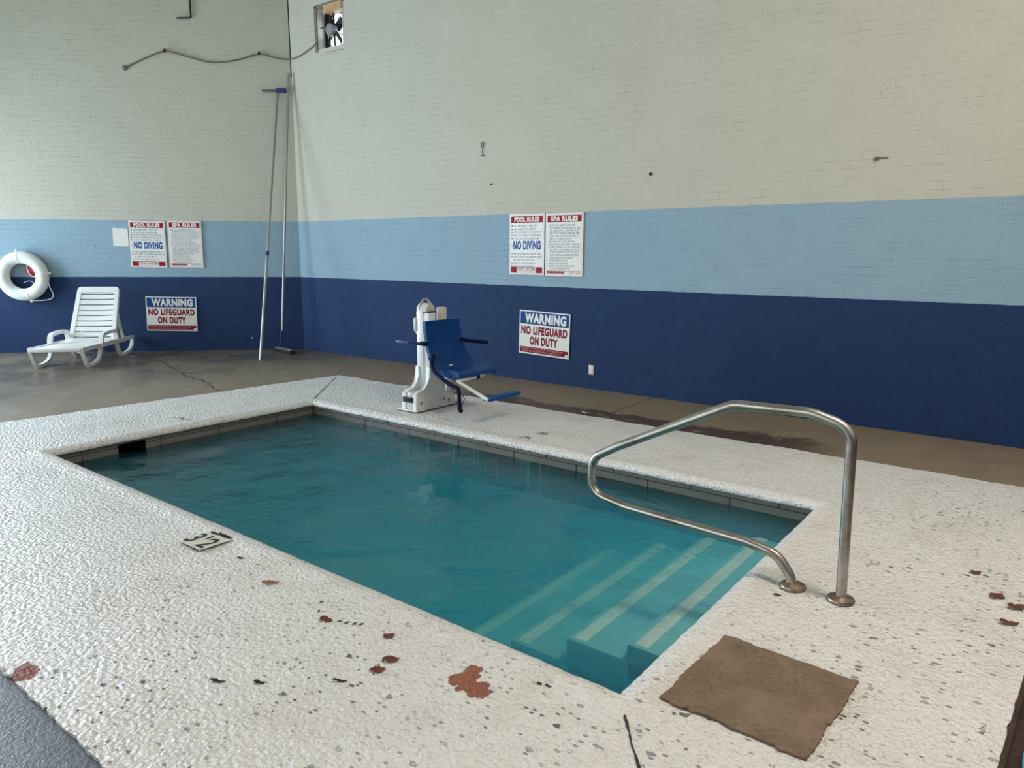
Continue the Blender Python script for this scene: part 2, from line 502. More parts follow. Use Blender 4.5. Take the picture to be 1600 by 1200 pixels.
# ------------------------------------------------------------------ the room
L, W = 5.09, 2.503
FZ = -0.012                       # bare concrete level; the coated deck stands slightly proud of it
CX, CY = -3.5735, 2.538           # corner of the two brick walls
HC = 6.3
RR, RL = -0.0054, PI / 4          # directions of the right and the left wall

def wall(name, loc, rotz, x0, x1, holes=(), thick=0.25):
    """wall in its own frame: x along, room side at y=0 facing -y; holes are (x0, x1, z0, z1)"""
    bm = NB()
    xs = sorted({x0, x1} | {h[0] for h in holes} | {h[1] for h in holes})
    zs = sorted({-0.3, HC} | {h[2] for h in holes} | {h[3] for h in holes})
    V = {}
    def vert(x, y, z):
        k = (x, y, z)
        if k not in V: V[k] = bm.verts.new(k)
        return V[k]
    def inside(xm, zm): return any(h[0] < xm < h[1] and h[2] < zm < h[3] for h in holes)
    for i in range(len(xs) - 1):
        for j in range(len(zs) - 1):
            a, b, c, d = xs[i], xs[i + 1], zs[j], zs[j + 1]
            if inside((a + b) / 2, (c + d) / 2): continue
            bm.faces.new([vert(*p) for p in ((a, 0, c), (b, 0, c), (b, 0, d), (a, 0, d))])
            bm.faces.new([vert(*p) for p in ((a, thick, c), (a, thick, d), (b, thick, d), (b, thick, c))])
    for e in [e for e in bm.edges if len(e.link_faces) == 1]:
        a, b = e.verts
        if a.co.y == 0 and b.co.y == 0:
            bm.faces.new((a, b, vert(b.co.x, thick, b.co.z), vert(a.co.x, thick, a.co.z)))
    return struct(obj(name, bm, M_WALL, None, loc, rotz, smooth=0))

FANX0, FANX1, FANZ0, FANZ1 = 0.655, 1.245, 4.42, 5.00
wall('wall_right', (CX, CY, 0), RR, 0.0, 12.6, [(FANX0, FANX1, FANZ0, FANZ1)])
SL = 5.5
lx, ly = CX - SL * math.cos(RL), CY - SL * math.sin(RL)
wall('wall_left', (lx, ly, 0), RL, 0.0, SL)
bm = NB(); box(bm, -0.008, 0.004, -0.010, 0.004, 4.15, HC - 0.01, 0, 1, Matrix.Translation((CX, CY, 0)))
obj('corner_crack', bm, M_CRACK, bpy.data.objects['wall_right'], smooth=0)
bpy.data.objects['corner_crack'].matrix_parent_inverse = Matrix.LocRotScale(Vector((CX, CY, 0)), Matrix.Rotation(RR, 3, 'Z'), None).inverted()
# glazed walls outside the frame (they let the daylight in)
wl = wall('wall_far_left', (lx, -7.0, 0), PI / 2, 0.0, ly + 7.0, [(0.5, 5.25, 0.25, 3.25)])
wb = wall('wall_back', (9.0, -7.0, 0), PI, 0.0, 9.0 - lx, [(4.6, 12.4, 0.25, 3.25)])
ws = wall('wall_side', (9.0, 2.5, 0), -PI / 2, 0.0, 9.5)

def glazing(name, loc, rotz, x0, x1, z0, z1, n):
    root = bpy.data.objects.new(name, None); COL.objects.link(root)
    root.location = loc; root.rotation_euler = (0, 0, rotz); struct(root)
    bm = NB()
    for k in range(n + 1):
        x = x0 + (x1 - x0) * k / n
        box(bm, x - 0.03, x + 0.03, 0.05, 0.12, z0, z1)
    for z in (z0 + 0.03, z1 - 0.03): box(bm, x0, x1, 0.051, 0.119, z - 0.03, z + 0.03)
    obj('window_frame', bm, M_FRAME, root)
    bm = NB(); box(bm, x0, x1, 0.08, 0.086, z0, z1)
    obj('window_pane', bm, M_GLASS, root)
glazing('window_1', (lx, -7.0, 0), PI / 2, 0.5, 5.25, 0.25, 3.25, 4)
glazing('window_2', (9.0, -7.0, 0), PI, 4.6, 12.4, 0.25, 3.25, 6)

bm = NB(); box(bm, lx - 0.3, 9.3, -7.3, 3.0, HC, HC + 0.2)
struct(obj('ceiling', bm, M_CEIL))

# bare concrete floor, with the hole for the pool
bm = NB()
g = 0.15
xs = [-9.0, -g, L + g, 9.3]; ys = [-7.3, -W - g, g, 3.0]
for i in range(3):
    for j in range(3):
        if i == 1 and j == 1: continue
        bm.faces.new([bm.verts.new(p) for p in ((xs[i], ys[j], FZ), (xs[i + 1], ys[j], FZ), (xs[i + 1], ys[j + 1], FZ), (xs[i], ys[j + 1], FZ))])
bmesh.ops.remove_doubles(bm, verts=bm.verts[:], dist=1e-4)
floor = struct(obj('floor', bm, M_CONC, smooth=0))
def ribbon(bm, pts, w, z, jag=0.0):
    P = []
    for a, b in zip(pts, pts[1:]):
        for k in range(6):
            f = k / 6
            P.append((a[0] + (b[0] - a[0]) * f + random.uniform(-jag, jag), a[1] + (b[1] - a[1]) * f + random.uniform(-jag, jag)))
    P.append(pts[-1])
    ww = [w * random.uniform(0.5, 1.3) for _ in P]
    O = stroke(P, ww); n = len(P); Lf = O[:n]; Rt = list(reversed(O[n:]))
    a = [bm.verts.new((p[0], p[1], z)) for p in Lf]; b = [bm.verts.new((p[0], p[1], z)) for p in Rt]
    for i in range(n - 1): bm.faces.new((b[i], b[i + 1], a[i + 1], a[i]))
bm = NB()
ribbon(bm, [(-5.3, 0.0), (-4.7, 0.32), (-4.0, 0.42), (-3.2, 0.2), (-2.86, 0.1)], 0.025, FZ + 0.0012, 0.02)
ribbon(bm, [(-2.86, 0.1), (-2.4, 0.0), (-1.9, -0.08), (-1.35, -0.26)], 0.03, FZ + 0.0012, 0.03)
ribbon(bm, [(-3.5, -0.15), (-3.1, -0.02), (-2.86, 0.1), (-2.65, 0.3)], 0.03, FZ + 0.0013, 0.03)
o = obj('floor_crack', bm, M_CRACK, floor, smooth=0); o['label'] = 'dark branching crack in the concrete'
bm = NB()
ribbon(bm, [(2.72, 1.26), (2.68, 2.5)], 0.012, FZ + 0.001, 0.001)
ribbon(bm, [(-1.05, 1.16), (-1.5, 1.6), (-3.4, 2.45)], 0.006, FZ + 0.001, 0.003)
o = obj('floor_joint', bm, M_CRACK, floor, smooth=0)

# ------------------------------------------------------------------ white coated pool deck
def left_edge(y): return -1.10 - 0.088 * (1.15 - y)
YB, YT, XR = -3.81, 1.235, 6.19
STEP = 0.024
def axis(a, b, cuts):
    pts = [a] + [c for c in cuts if a < c < b] + [b]; out = []
    for p, q in zip(pts, pts[1:]):
        n = max(1, round((q - p) / STEP))
        out += [p + (q - p) * k / n for k in range(n)]
    return out + [pts[-1]]
U_ = axis(-1.2, XR, [0, L]); V_ = axis(YB, YT, [-W, 0])
bm = NB()
def sm(a, b, x):
    t = max(0, min(1, (x - a) / (b - a))); return t * t * (3 - 2 * t)
def deck_z(x, y):
    dx = max(-x, 0, x - L); dy = max(-W - y, 0, y)
    d = math.hypot(dx, dy)
    z = 0.008 * sm(0.15, 0.075, d) - 0.014 * sm(0.05, 0.0, d)
    z += 0.0035 * noise.noise(Vector((x * 2.3, y * 2.3, 0.3)))
    z += 0.0028 * noise.noise(Vector((x * 21, y * 21, 3.1)))
    if d < 0.12: z += 0.0022 * noise.noise(Vector((x * 34, y * 34, 9.1)))
    return z
grid = {}
nu, nv = len(U_), len(V_)
for i, u in enumerate(U_):
    for j, y in enumerate(V_):
        if 1e-6 < u < L - 1e-6 and -W + 1e-6 < y < -1e-6: continue
        x = u * (left_edge(y) / -1.2) if u < 0 else u
        if u > L: x = L + (u - L) * (6.30 + 0.0515 * y - L) / (XR - L)
        yy = y
        if i == 0: x += 0.02 * noise.noise(Vector((0, y * 6, 1))) + 0.012 * noise.noise(Vector((0, y * 25, 1)))
        if i == nu - 1: x += 0.012 * noise.noise(Vector((3, y * 12, 1)))
        if j == 0: yy += 0.012 * noise.noise(Vector((x * 8, 5, 1))) + 0.008 * noise.noise(Vector((x * 30, 5, 1)))
        if j == nv - 1: yy += 0.03 * noise.noise(Vector((x * 3, 7, 1))) + 0.014 * noise.noise(Vector((x * 25, 7, 1)))
        grid[i, j] = bm.verts.new((x, yy, deck_z(x, y)))
for i in range(nu - 1):
    for j in range(nv - 1):
        k = [(i, j), (i + 1, j), (i + 1, j + 1), (i, j + 1)]
        if not all(q in grid for q in k): continue
        if U_[i] > -1e-6 and U_[i + 1] < L + 1e-6 and V_[j] > -W - 1e-6 and V_[j + 1] < 1e-6: continue
        bm.faces.new([grid[q] for q in k])
# rolled nose over the pool and the skirt down to the concrete
inner = [e for e in bm.edges if len(e.link_faces) == 1]
pool_e = [e for e in inner if all(-0.001 <= v.co.x <= L + 0.001 and -W - 0.001 <= v.co.y <= 0.001 for v in e.verts)]
rim_e = [e for e in inner if e not in set(pool_e)]
def pull(edges, steps, sideset):
    for off, dz in steps:
        r = bmesh.ops.extrude_edge_only(bm, edges=edges)
        nv_ = [v for v in r['geom'] if isinstance(v, bmesh.types.BMVert)]
        for v in nv_:
            sideset(v, off, dz)
        edges = [e for e in r['geom'] if isinstance(e, bmesh.types.BMEdge) and all(v in set(nv_) for v in e.verts) and len(e.link_faces) == 1]
    return edges
def pool_side(v, off, dz):
    c = v.co
    wob = 0.004 * noise.noise(Vector((c.x * 30, c.y * 30, c.z * 40)))
    if abs(c.x) < 0.06 and True: pass
    sx = 1 if c.x < 0.07 else (-1 if c.x > L - 0.07 else 0)
    sy = 1 if c.y < -W + 0.07 else (-1 if c.y > -0.07 else 0)
    c.x += sx * (off + wob * (off > 0)); c.y += sy * (off + wob * (off > 0)); c.z += dz
pull(pool_e, [(0.010, -0.010), (0.003, -0.014), (-0.004, -0.012), (-0.03, -0.002)], pool_side)
def rim_side(v, off, dz): v.co.z = FZ - 0.01
pull(rim_e, [(0, 0)], rim_side)
deck = struct(obj('pool_deck', bm, M_DECK, smooth=60))
deck['label'] = 'white textured coating on the concrete around the pool'

# seams across the deck corners
bm = NB()
ribbon(bm, [(5.165, -2.61), (5.235, -2.70), (5.33, -2.815), (5.6, -3.15), (6.1, -3.78)], 0.009, 0.0045, 0.002)
ribbon(bm, [(-0.03, 0.03), (-0.5, 0.55), (-1.0, 1.12)], 0.012, 0.006, 0.003)
o = obj('deck_seam', bm, M_CRACK, deck, smooth=0); o['label'] = 'dark seam across the deck corners'

# painted depth marks
def text_mesh(body, x0, x1, z0, z1, y, mat, name, parent, weight=0.0, flat=None, depth=0.0):
    cu = bpy.data.curves.new('lettering', 'FONT'); cu.body = body
    cu.size = 1.0; cu.offset = weight; cu.align_x = 'CENTER'; cu.resolution_u = 4; cu.space_character = 1.12
    tmp = bpy.data.objects.new('lettering', cu); COL.objects.link(tmp)
    bpy.context.view_layer.update()
    me = bpy.data.meshes.new_from_object(tmp.evaluated_get(bpy.context.evaluated_depsgraph_get()))
    bpy.data.objects.remove(tmp); bpy.data.curves.remove(cu)
    xs_ = [v.co.x for v in me.vertices]; ys_ = [v.co.y for v in me.vertices]
    ax, bx, ay, by = min(xs_), max(xs_), min(ys_), max(ys_)
    for v in me.vertices:
        px = x0 + (v.co.x - ax) / (bx - ax) * (x1 - x0); pz = z0 + (v.co.y - ay) / (by - ay) * (z1 - z0)
        v.co = (px, pz, y) if flat else (px, y, pz)
    me.materials.clear(); me.materials.append(mat); me.name = name
    o = bpy.data.objects.new(name, me); COL.objects.link(o); o.parent = parent
    return o
ZM = 0.0085
o = text_mesh("3'2", 2.535, 2.725, -2.765, -2.635, ZM, M_MARK, 'depth_marking', deck, 0.02, flat=True)
o['label'] = "black painted digits of the depth mark"
bm = NB()
def quadxy(bm, x0, y0, x1, y1, w, z=ZM, n=9):
    ribbon(bm, [(x0, y0), ((x0 + x1) / 2, (y0 + y1) / 2), (x1, y1)], w, z, 0.003)
quadxy(bm, 2.745, -2.785, 2.76, -2.60, 0.013)
quadxy(bm, 2.56, -2.795, 2.745, -2.785, 0.010)
quadxy(bm, 2.55, -2.605, 2.70, -2.598, 0.022)
quadxy(bm, 2.60, -2.585, 2.73, -2.59, 0.016)
obj('depth_marking', bm, M_MARK, deck, smooth=0)['label'] = 'broken black border of the depth mark'
bm = NB(); box(bm, 2.545, 2.742, -2.782, -2.605, 0.003, 0.0078)
obj('depth_marking', bm, M_MARKY, deck, smooth=0)['label'] = 'yellowed square under the depth mark'
bm = NB()
for a in ((-0.36, -1.32, -0.30, -1.25), (-0.30, -1.25, -0.25, -1.27), (-0.27, -1.29, -0.20, -1.30), (-0.17, -1.27, -0.14, -1.25),
          (2.63, 0.13, 2.68, 0.22), (2.66, 0.19, 2.72, 0.17), (2.70, 0.33, 2.74, 0.39), (2.68, 0.38, 2.73, 0.42), (2.66, 0.34, 2.70, 0.40)):
    quadxy(bm, *a, 0.02, 0.0095)
quadxy(bm, -0.60, -1.80, -0.49, -1.56, 0.012, 0.0095)
obj('depth_marking', bm, M_MARKF, deck, smooth=0)['label'] = 'faded remains of older depth marks'

# ------------------------------------------------------------------ pool basin, steps, water
WZ = -0.14
ZB = -1.15
root = bpy.data.objects.new('pool_basin', None); COL.objects.link(root); struct(root)
e = 0.03
SK = (-1.965, -1.735)      # skimmer mouth in the left end wall (y range)
bm = NB()
def quad(bm, *p): bm.faces.new([bm.verts.new(q) for q in p])
x0, x1, y0, y1 = -e, L + e, -W - e, e
for za, zb, in ((-0.42, -0.02),):
    quad(bm, (x0, y1, za), (x1, y1, za), (x1, y1, zb), (x0, y1, zb))
    quad(bm, (x1, y1, za), (x1, y0, za), (x1, y0, zb), (x1, y1, zb))
    quad(bm, (x1, y0, za), (x0, y0, za), (x0, y0, zb), (x1, y0, zb))
    for ya, yb, a, b in ((y0, SK[0], za, zb), (SK[1], y1, za, zb), (SK[0], SK[1], za, -0.19), (SK[0], SK[1], -0.065, zb)):
        quad(bm, (x0, ya, a), (x0, yb, a), (x0, yb, b), (x0, ya, b))
obj('waterline_tile', bm, M_TILE, root, smooth=0)['label'] = 'grey waterline tile band'
# grout joints: one course line and upright joints
bm = NB()
zj = -0.088
box(bm, x0 + 0.0, x1, y1 - 0.003, y1 + 0.002, zj - 0.003, zj + 0.003)
box(bm, x0 - 0.002, x0 + 0.003, SK[1], y1, zj - 0.003, zj + 0.003)
box(bm, x0 - 0.002, x0 + 0.003, y0, SK[0], zj - 0.003, zj + 0.003)
for k in range(1, 9):
    x = 0.62 * k - 0.12
    box(bm, x - 0.003, x + 0.003, y1 - 0.003, y1 + 0.002, zj, -0.02)
    x = 0.62 * k + 0.17
    if x < L: box(bm, x - 0.003, x + 0.003, y1 - 0.003, y1 + 0.002, -0.2, zj)
for y in (-0.42, -1.05, -1.6, -2.25):
    box(bm, x0 - 0.002, x0 + 0.003, y - 0.003, y + 0.003, -0.2, zj if y > -1 else -0.02)
obj('grout_line', bm, M_GROUT, root, smooth=0)
bm = NB()
quad(bm, (x0, y1, ZB), (x1, y1, ZB), (x1, y1, -0.42), (x0, y1, -0.42))
quad(bm, (x1, y1, ZB), (x1, y0, ZB), (x1, y0, -0.42), (x1, y1, -0.42))
quad(bm, (x1, y0, ZB), (x0, y0, ZB), (x0, y0, -0.42), (x1, y0, -0.42))
quad(bm, (x0, y0, ZB), (x0, y1, ZB), (x0, y1, -0.42), (x0, y0, -0.42))
quad(bm, (x0, y0, ZB), (x1, y0, ZB), (x1, y1, ZB), (x0, y1, ZB))
obj('basin_shell', bm, M_PLASTER, root, smooth=0)
bm = NB()
xs0 = x0 - 0.3
quad(bm, (xs0, SK[0], -0.19), (xs0, SK[1], -0.19), (xs0, SK[1], -0.065), (xs0, SK[0], -0.065))
quad(bm, (xs0, SK[0], -0.19), (x0, SK[0], -0.19), (x0, SK[1], -0.19), (xs0, SK[1], -0.19))
quad(bm, (xs0, SK[0], -0.065), (x0, SK[0], -0.065), (x0, SK[1], -0.065), (xs0, SK[1], -0.065))
for y in SK: quad(bm, (xs0, y, -0.19), (x0, y, -0.19), (x0, y, -0.065), (xs0, y, -0.065))
obj('skimmer_mouth', bm, M_BLACK, root, smooth=0)['label'] = 'black skimmer opening in the end wall'

st = bpy.data.objects.new('pool_steps', None); COL.objects.link(st); struct(st)
YS = -1.70
for xf, zt in ((4.68, -0.32), (4.33, -0.41), (3.965, -0.55), (3.55, -0.70)):
    bm = NB(); box(bm, xf, x1 - 0.001, YS, y1 - 0.001, ZB + 0.001 if zt == -0.70 else zt - 0.2, zt, 0.012)
    obj('step', bm, M_PLASTER, st)
    bm = NB(); box(bm, xf + 0.035, xf + 0.105, YS + 0.02, y1 - 0.002, zt - 0.01, zt + 0.004, 0.002)
    obj('tread_strip', bm, M_STRIP, st)['label'] = 'pale tread edge strip'

bm = NB()
box(bm, x0 + 0.0015, x1 - 0.0015, y0 + 0.0015, y1 - 0.0015, ZB + 0.002, WZ)
o = obj('pool_water', bm, M_WATER, smooth=0)
tag(o, 'cloudy teal water filling the small rectangular pool', 'water', kind='stuff')

# ------------------------------------------------------------------ stainless hand rail
t = thing('pool_handrail', 'bent stainless steel handrail standing over the pool steps', 'handrail', (5.31, -1.275, 0))
pts = [(5.318, 0.0), (5.300, 0.06), (5.235, 0.145), (5.085, 0.172), (4.42, 0.198), (4.20, 0.235), (4.208, 0.435), (4.36, 0.525), (4.98, 0.838), (5.34, 0.848), (5.515, 0.80), (5.530, 0.0)]
path = fillet([(x - 5.31, 0, z) for x, z in pts],
              [0.10, 0.12, 0.25, 0.3, 0.10, 0.10, 0.14, 0.14, 0.25, 0.11], 10)
bm = NB(); tube(bm, path, 0.0235, 20)
obj('rail_tube', bm, M_STEEL, t, smooth=60)
for x in (5.318, 5.530):
    bm = NB(); lathe(bm, [(0.058, 0.004), (0.060, 0.010), (0.056, 0.018), (0.034, 0.026), (0.026, 0.030)], (x - 5.31, 0, 0), 28)
    obj('base_flange', bm, M_FLANGE, t)['label'] = 'tarnished round floor flange'

# ------------------------------------------------------------------ bare mat
rm = random.Random(3)
bm = NB()
C4 = [(5.215, -2.451), (5.721, -2.462), (5.748, -1.915), (5.235, -1.905)]
out = []
for k in range(4):
    a, b = Vector(C4[k]), Vector(C4[(k + 1) % 4])
    nrm = Vector(((b - a).y, -(b - a).x)).normalized()
    for i in range(40):
        f = i / 40
        p = a.lerp(b, f) + nrm * (0.012 * noise.noise(Vector((p_ := k * 9 + f * 4, 0, 0))) + 0.011 * noise.noise(Vector((k * 9 + f * 22, 4, 0))))
        out.append((p.x, p.y))
prism(bm, out, 0.000, 0.011, lambda a, b, d: (a - 5.48, b + 2.18, d))
o = obj('doormat', bm, M_MAT, None, (5.48, -2.18, 0.0), smooth=0)
tag(o, 'ragged brown rectangular mat lying on white deck near the pool corner', 'mat')

# ------------------------------------------------------------------ dry leaves and scraps on the deck
def leaf(loc, ln, wd, rot, mat, label, cat='leaf', group='dry leaves on the deck', name='dry_leaf'):
    r = random.Random(int(loc[0] * 1000) + int(loc[1] * -777))
    bm = NB(); n = 9
    mid = []; l = []; rr = []
    for k in range(n):
        f = k / (n - 1); x = (f - 0.5) * ln
        w = wd * 0.5 * (math.sin(PI * min(1, 0.06 + f * 0.92)) ** 0.7) * r.uniform(0.65, 1.2)
        z = 0.08 * ln + 0.10 * ln * math.sin(f * PI * 1.6 + 1) * r.uniform(0.4, 1)
        mid.append((x, 0, z)); l.append((x, w, z + 0.05 * ln * r.random())); rr.append((x, -w, z + 0.05 * ln * r.random()))
    th = 0.0012
    for a in (0, th):
        pass
    rows = [[bm.verts.new((p[0], p[1], p[2] + d)) for p in row] for d in (0, th) for row in (l, mid, rr)]
    for q, base in ((0, 0), (1, 3)):
        for s in range(2):
            A, B = rows[base + s], rows[base + s + 1]
            for i in range(n - 1): bm.faces.new((A[i], A[i + 1], B[i + 1], B[i]))
    for A, B in ((rows[0], rows[3]), (rows[2], rows[5])):
        for i in range(n - 1): bm.faces.new((A[i], A[i + 1], B[i + 1], B[i]))
    for i in (0, n - 1):
        for s in range(2): bm.faces.new((rows[s][i], rows[s + 1][i], rows[s + 4][i], rows[s + 3][i]))
    zz = deck_z(loc[0], loc[1]) + 0.001 if loc[2] is None else loc[2]
    o = obj(name, bm, mat, None, (loc[0], loc[1], zz), rot, smooth=60)
    tag(o, label, cat, group)
    return o
leaf((5.981, -0.542, None), 0.06, 0.042, 1.0, M_LEAF, 'small red-brown leaf on the deck, farthest from camera at right edge')
leaf((6.085, -0.787, None), 0.085, 0.058, 1.2, M_LEAF, 'crumpled red-brown leaf on the white deck, second of four at right')
leaf((6.165, -0.860, None), 0.085, 0.06, 0.9, M_LEAF, 'dark red-brown leaf at the right edge of the picture on white deck')
leaf((6.150, -1.048, None), 0.075, 0.040, 0.5, M_LEAF, 'long thin red-brown leaf, nearest to camera of four at right edge')
leaf((3.357, -2.769, None), 0.08, 0.040, 0.9, M_LEAF3, 'tan pointed leaf lying alone on the white deck near the pool edge')
leaf((3.848, -2.829, None), 0.06, 0.042, 0.3, M_LEAF, 'small brown leaf beside a trail of dark crumbs on the deck')
leaf((4.154, -2.753, None), 0.05, 0.042, 1.4, M_LEAF, 'curled brown leaf on the deck between pool edge and rusty patch')
leaf((4.291, -2.870, None), 0.065, 0.042, 0.8, M_LEAF, 'brown leaf left of the rusty patch, upper one of a close pair')
leaf((4.302, -2.947, None), 0.06, 0.044, 1.0, M_LEAF, 'brown leaf left of the rusty patch, lower one of a close pair')
leaf((4.248, -3.084, None), 0.060, 0.014, 0.6, M_LEAF2, 'thin dark leaf stalk on the deck left of the brown leaf pair')
leaf((4.025, -3.269, None), 0.045, 0.018, 0.5, M_LEAF2, 'black leaf scrap, right one of two in the middle foreground')
leaf((3.899, -3.358, None), 0.060, 0.018, 0.6, M_LEAF2, 'black leaf scrap, left one of two in the middle foreground')
leaf((2.992, -2.700, None), 0.035, 0.020, 0.6, M_LEAF2, 'dark scrap on the deck right of the painted depth mark')
CRUMB = 'tiny dark crumb in a trail on the white deck beside the small brown leaf'
for x, y in ((3.90, -2.80), (3.935, -2.79), (3.965, -2.775), (3.99, -2.76), (3.76, -2.80), (3.70, -2.74)):
    leaf((x, y, None), 0.022, 0.012, x * 9, M_LEAF2, CRUMB, 'crumb', 'dark crumbs on the deck', 'debris_crumb')
leaf((4.83, -2.64, None), 0.022, 0.014, 0.4, M_LEAF2, 'tiny black crumb near the pool corner, left of its twin', 'crumb', 'dark crumbs on the deck', 'debris_crumb')
leaf((4.865, -2.635, None), 0.026, 0.014, 0.2, M_LEAF2, 'tiny black crumb near the pool corner, right of its twin', 'crumb', 'dark crumbs on the deck', 'debris_crumb')
leaf((5.285, -1.395, None), 0.034, 0.020, 0.4, M_LEAF2, 'dark scrap on the deck beside the handrail base by the pool edge')
leaf((2.511, 1.36, FZ), 0.07, 0.04, 0.3, M_PAPER, 'small white scrap on the damp concrete by the right wall', 'scrap', None, 'paper_scrap')
leaf((2.78, 1.30, FZ + 0.001), 0.17, 0.07, 0.2, M_MAT, 'flat grey flake on the damp concrete behind the white deck', 'scrap', None, 'concrete_flake')

# threshold track and hose in the lower right corner
o = thing('metal_track', 'dark rusty floor track at the right edge of the white deck', 'track', (6.222, -2.2, FZ), -0.0515)
for nm, a, b, h in (('track_lip', -0.035, -0.018, 0.020), ('track_bed', -0.020, 0.05, 0.006), ('track_lip', 0.035, 0.05, 0.022)):
    bm = NB(); box(bm, a, b, -0.9, 0.75, 0.0, h, 0.002)
    obj(nm, bm, M_RUST, o)
bm = NB()
tube(bm, catmull([(6.33, -3.2, 0.045), (6.30, -2.5, 0.045), (6.266, -2.05, 0.045), (6.38, -1.87, 0.045), (6.7, -1.8, 0.045)], 10), 0.016, 12)
o = obj('pool_hose', bm, M_TEAL); tag(o, 'teal hose just showing in the bottom right corner', 'hose')

# ------------------------------------------------------------------ pool lift with blue seat
LX, LY = 1.14, 0.56
t = thing('pool_lift', 'white pool access lift with blue moulded seat on the far deck edge', 'pool lift', (LX, LY, 0.006))
def yz(a, b, d): return (d, a, b)      # outline in the y-z plane, extruded along x
def xz(a, b, d): return (a, d, b)
bm = NB(); box(bm, -0.12, 0.13, -0.30, 0.34, 0, 0.012, 0.004)
obj('base_plate', bm, M_LIFTW, t)
bm = NB(); box(bm, -0.125, 0.135, -0.305, 0.345, 0, 0.004)
obj('base_gasket', bm, M_BLK, t)
# housing: low box in front with a sweeping shoulder up to the mast
prof = [(-0.27, 0.012), (0.30, 0.012), (0.30, 0.09), (0.20, 0.11), (0.13, 0.17), (0.10, 0.30), (-0.07, 0.42), (-0.08, 0.33), (-0.10, 0.26), (-0.15, 0.205), (-0.22, 0.195), (-0.265, 0.17)]
for d0_, d1_ in ((-0.095, -0.045), (0.055, 0.105)):
    bm = NB(); prism(bm, prof, d0_, d1_, yz, 0.006)
    obj('side_plate', bm, M_LIFTW, t)
bm = NB(); box(bm, -0.05, 0.06, -0.26, 0.26, 0.012, 0.10, 0.01); box(bm, -0.05, 0.06, -0.26, -0.10, 0.09, 0.185, 0.03)
hs = obj('housing', bm, M_LIFTG, t)
bm = NB(); box(bm, -0.075, 0.055, -0.278, -0.262, 0.085, 0.135, 0.003)
obj('label_plate', bm, M_BLK, hs)['label'] = 'black label plate'
for x, y, z in ((0.11, -0.2, 0.075), (0.11, 0.12, 0.075), (0.11, 0.2, 0.05)):
    bm = NB(); lathe(bm, [(0.016, 0), (0.016, 0.006), (0.009, 0.010)], (x - 0.006, y, z), 14, Matrix.Rotation(PI / 2, 4, 'Y'))
    obj('bolt', bm, M_MOTOR, hs)
bm = NB(); box(bm, -0.085, 0.005, -0.06, 0.07, 0.10, 0.97, 0.012)
obj('mast', bm, M_LIFTW, t)
bm = NB(); box(bm, -0.02, 0.075, -0.045, 0.055, 0.10, 0.955, 0.01); box(bm, 0.02, 0.085, -0.05, 0.06, 0.24, 0.30, 0.008)
obj('mast_front', bm, M_LIFTW, t)
bm = NB(); prism(bm, [(-0.06, 0.965), (0.07, 0.965), (0.06, 1.01), (0.02, 1.045), (-0.03, 1.04), (-0.06, 1.0)], -0.08, 0.06, yz, 0.008)
cp = obj('mast_cap', bm, M_LIFTG, t)
bm = NB(); box(bm, -0.03, 0.076, -0.0465, 0.056, 0.955, 0.966)
obj('cap_seam', bm, M_BLK, cp)
bm = NB(); tube(bm, catmull([(-0.04, -0.06, 0.98), (-0.04, -0.03, 1.05), (-0.03, 0.02, 1.085), (0.0, 0.06, 1.04)], 6), 0.010, 8)
obj('lifting_loop', bm, M_GALV, cp)
# pivot boss and diagonal arm
bm = NB(); box(bm, -0.115, -0.075, -0.075, 0.03, 0.76, 0.90, 0.015)
obj('pivot_boss', bm, M_LIFTG, t)
bm = NB(); stroke_prism(bm, [(-0.09, 0.78), (0.05, 0.66), (0.22, 0.50), (0.34, 0.44)], 0.06, -0.055, -0.015, xz)
obj('lift_arm', bm, M_LIFTW, t)
bm = NB(); box(bm, 0.02, 0.09, 0.12, 0.20, 0.40, 1.0, 0.008)
ac = obj('actuator', bm, M_CREAM, t)
bm = NB(); tube(bm, [(0.055, 0.16, 0.10), (0.055, 0.16, 0.42)], 0.024, 12)
obj('actuator_rod', bm, M_LIFTG, ac)
bm = NB(); box(bm, 0.005, 0.05, 0.24, 0.29, 0.012, 0.46, 0.006); box(bm, 0.0, 0.055, 0.22, 0.32, 0.012, 0.06, 0.01)
obj('rear_strut', bm, M_LIFTW, t)
# seat shell: profile in x-z, width along y
sh = thing('seat_shell', '', '', (0, 0, 0)); del sh['label']; del sh['category']; sh.parent = t
def shell(prof, wfun, th, name, mat, parent, ridge=0.0):
    P = catmull([(a, 0, b) for a, b in prof], 6); n = len(P); bm = NB(); m = 10
    g = []
    for i, p in enumerate(P):
        d = (P[min(i + 1, n - 1)] - P[max(i - 1, 0)]).normalized(); nr = Vector((-d.z, 0, d.x))
        f = i / (n - 1); ya, yb = wfun(f)
        row = []
        for k in range(m + 1):
            s = k / m; e_ = (abs(2 * s - 1)) ** 4
            row.append((p + nr * ridge * e_) + Vector((0, ya + (yb - ya) * s, 0)))
        g.append([[bm.verts.new(q) for q in row], [bm.verts.new(q - nr * th) for q in row]])
    for i in range(n - 1):
        for k in range(m):
            for s in (0, 1): bm.faces.new((g[i][s][k], g[i][s][k + 1], g[i + 1][s][k + 1], g[i + 1][s][k]))
        for k in (0, m): bm.faces.new((g[i][0][k], g[i + 1][0][k], g[i + 1][1][k], g[i][1][k]))
    for i in (0, n - 1):
        for k in range(m): bm.faces.new((g[i][0][k], g[i][0][k + 1], g[i][1][k + 1], g[i][1][k]))
    return obj(name, bm, mat, parent, smooth=50)
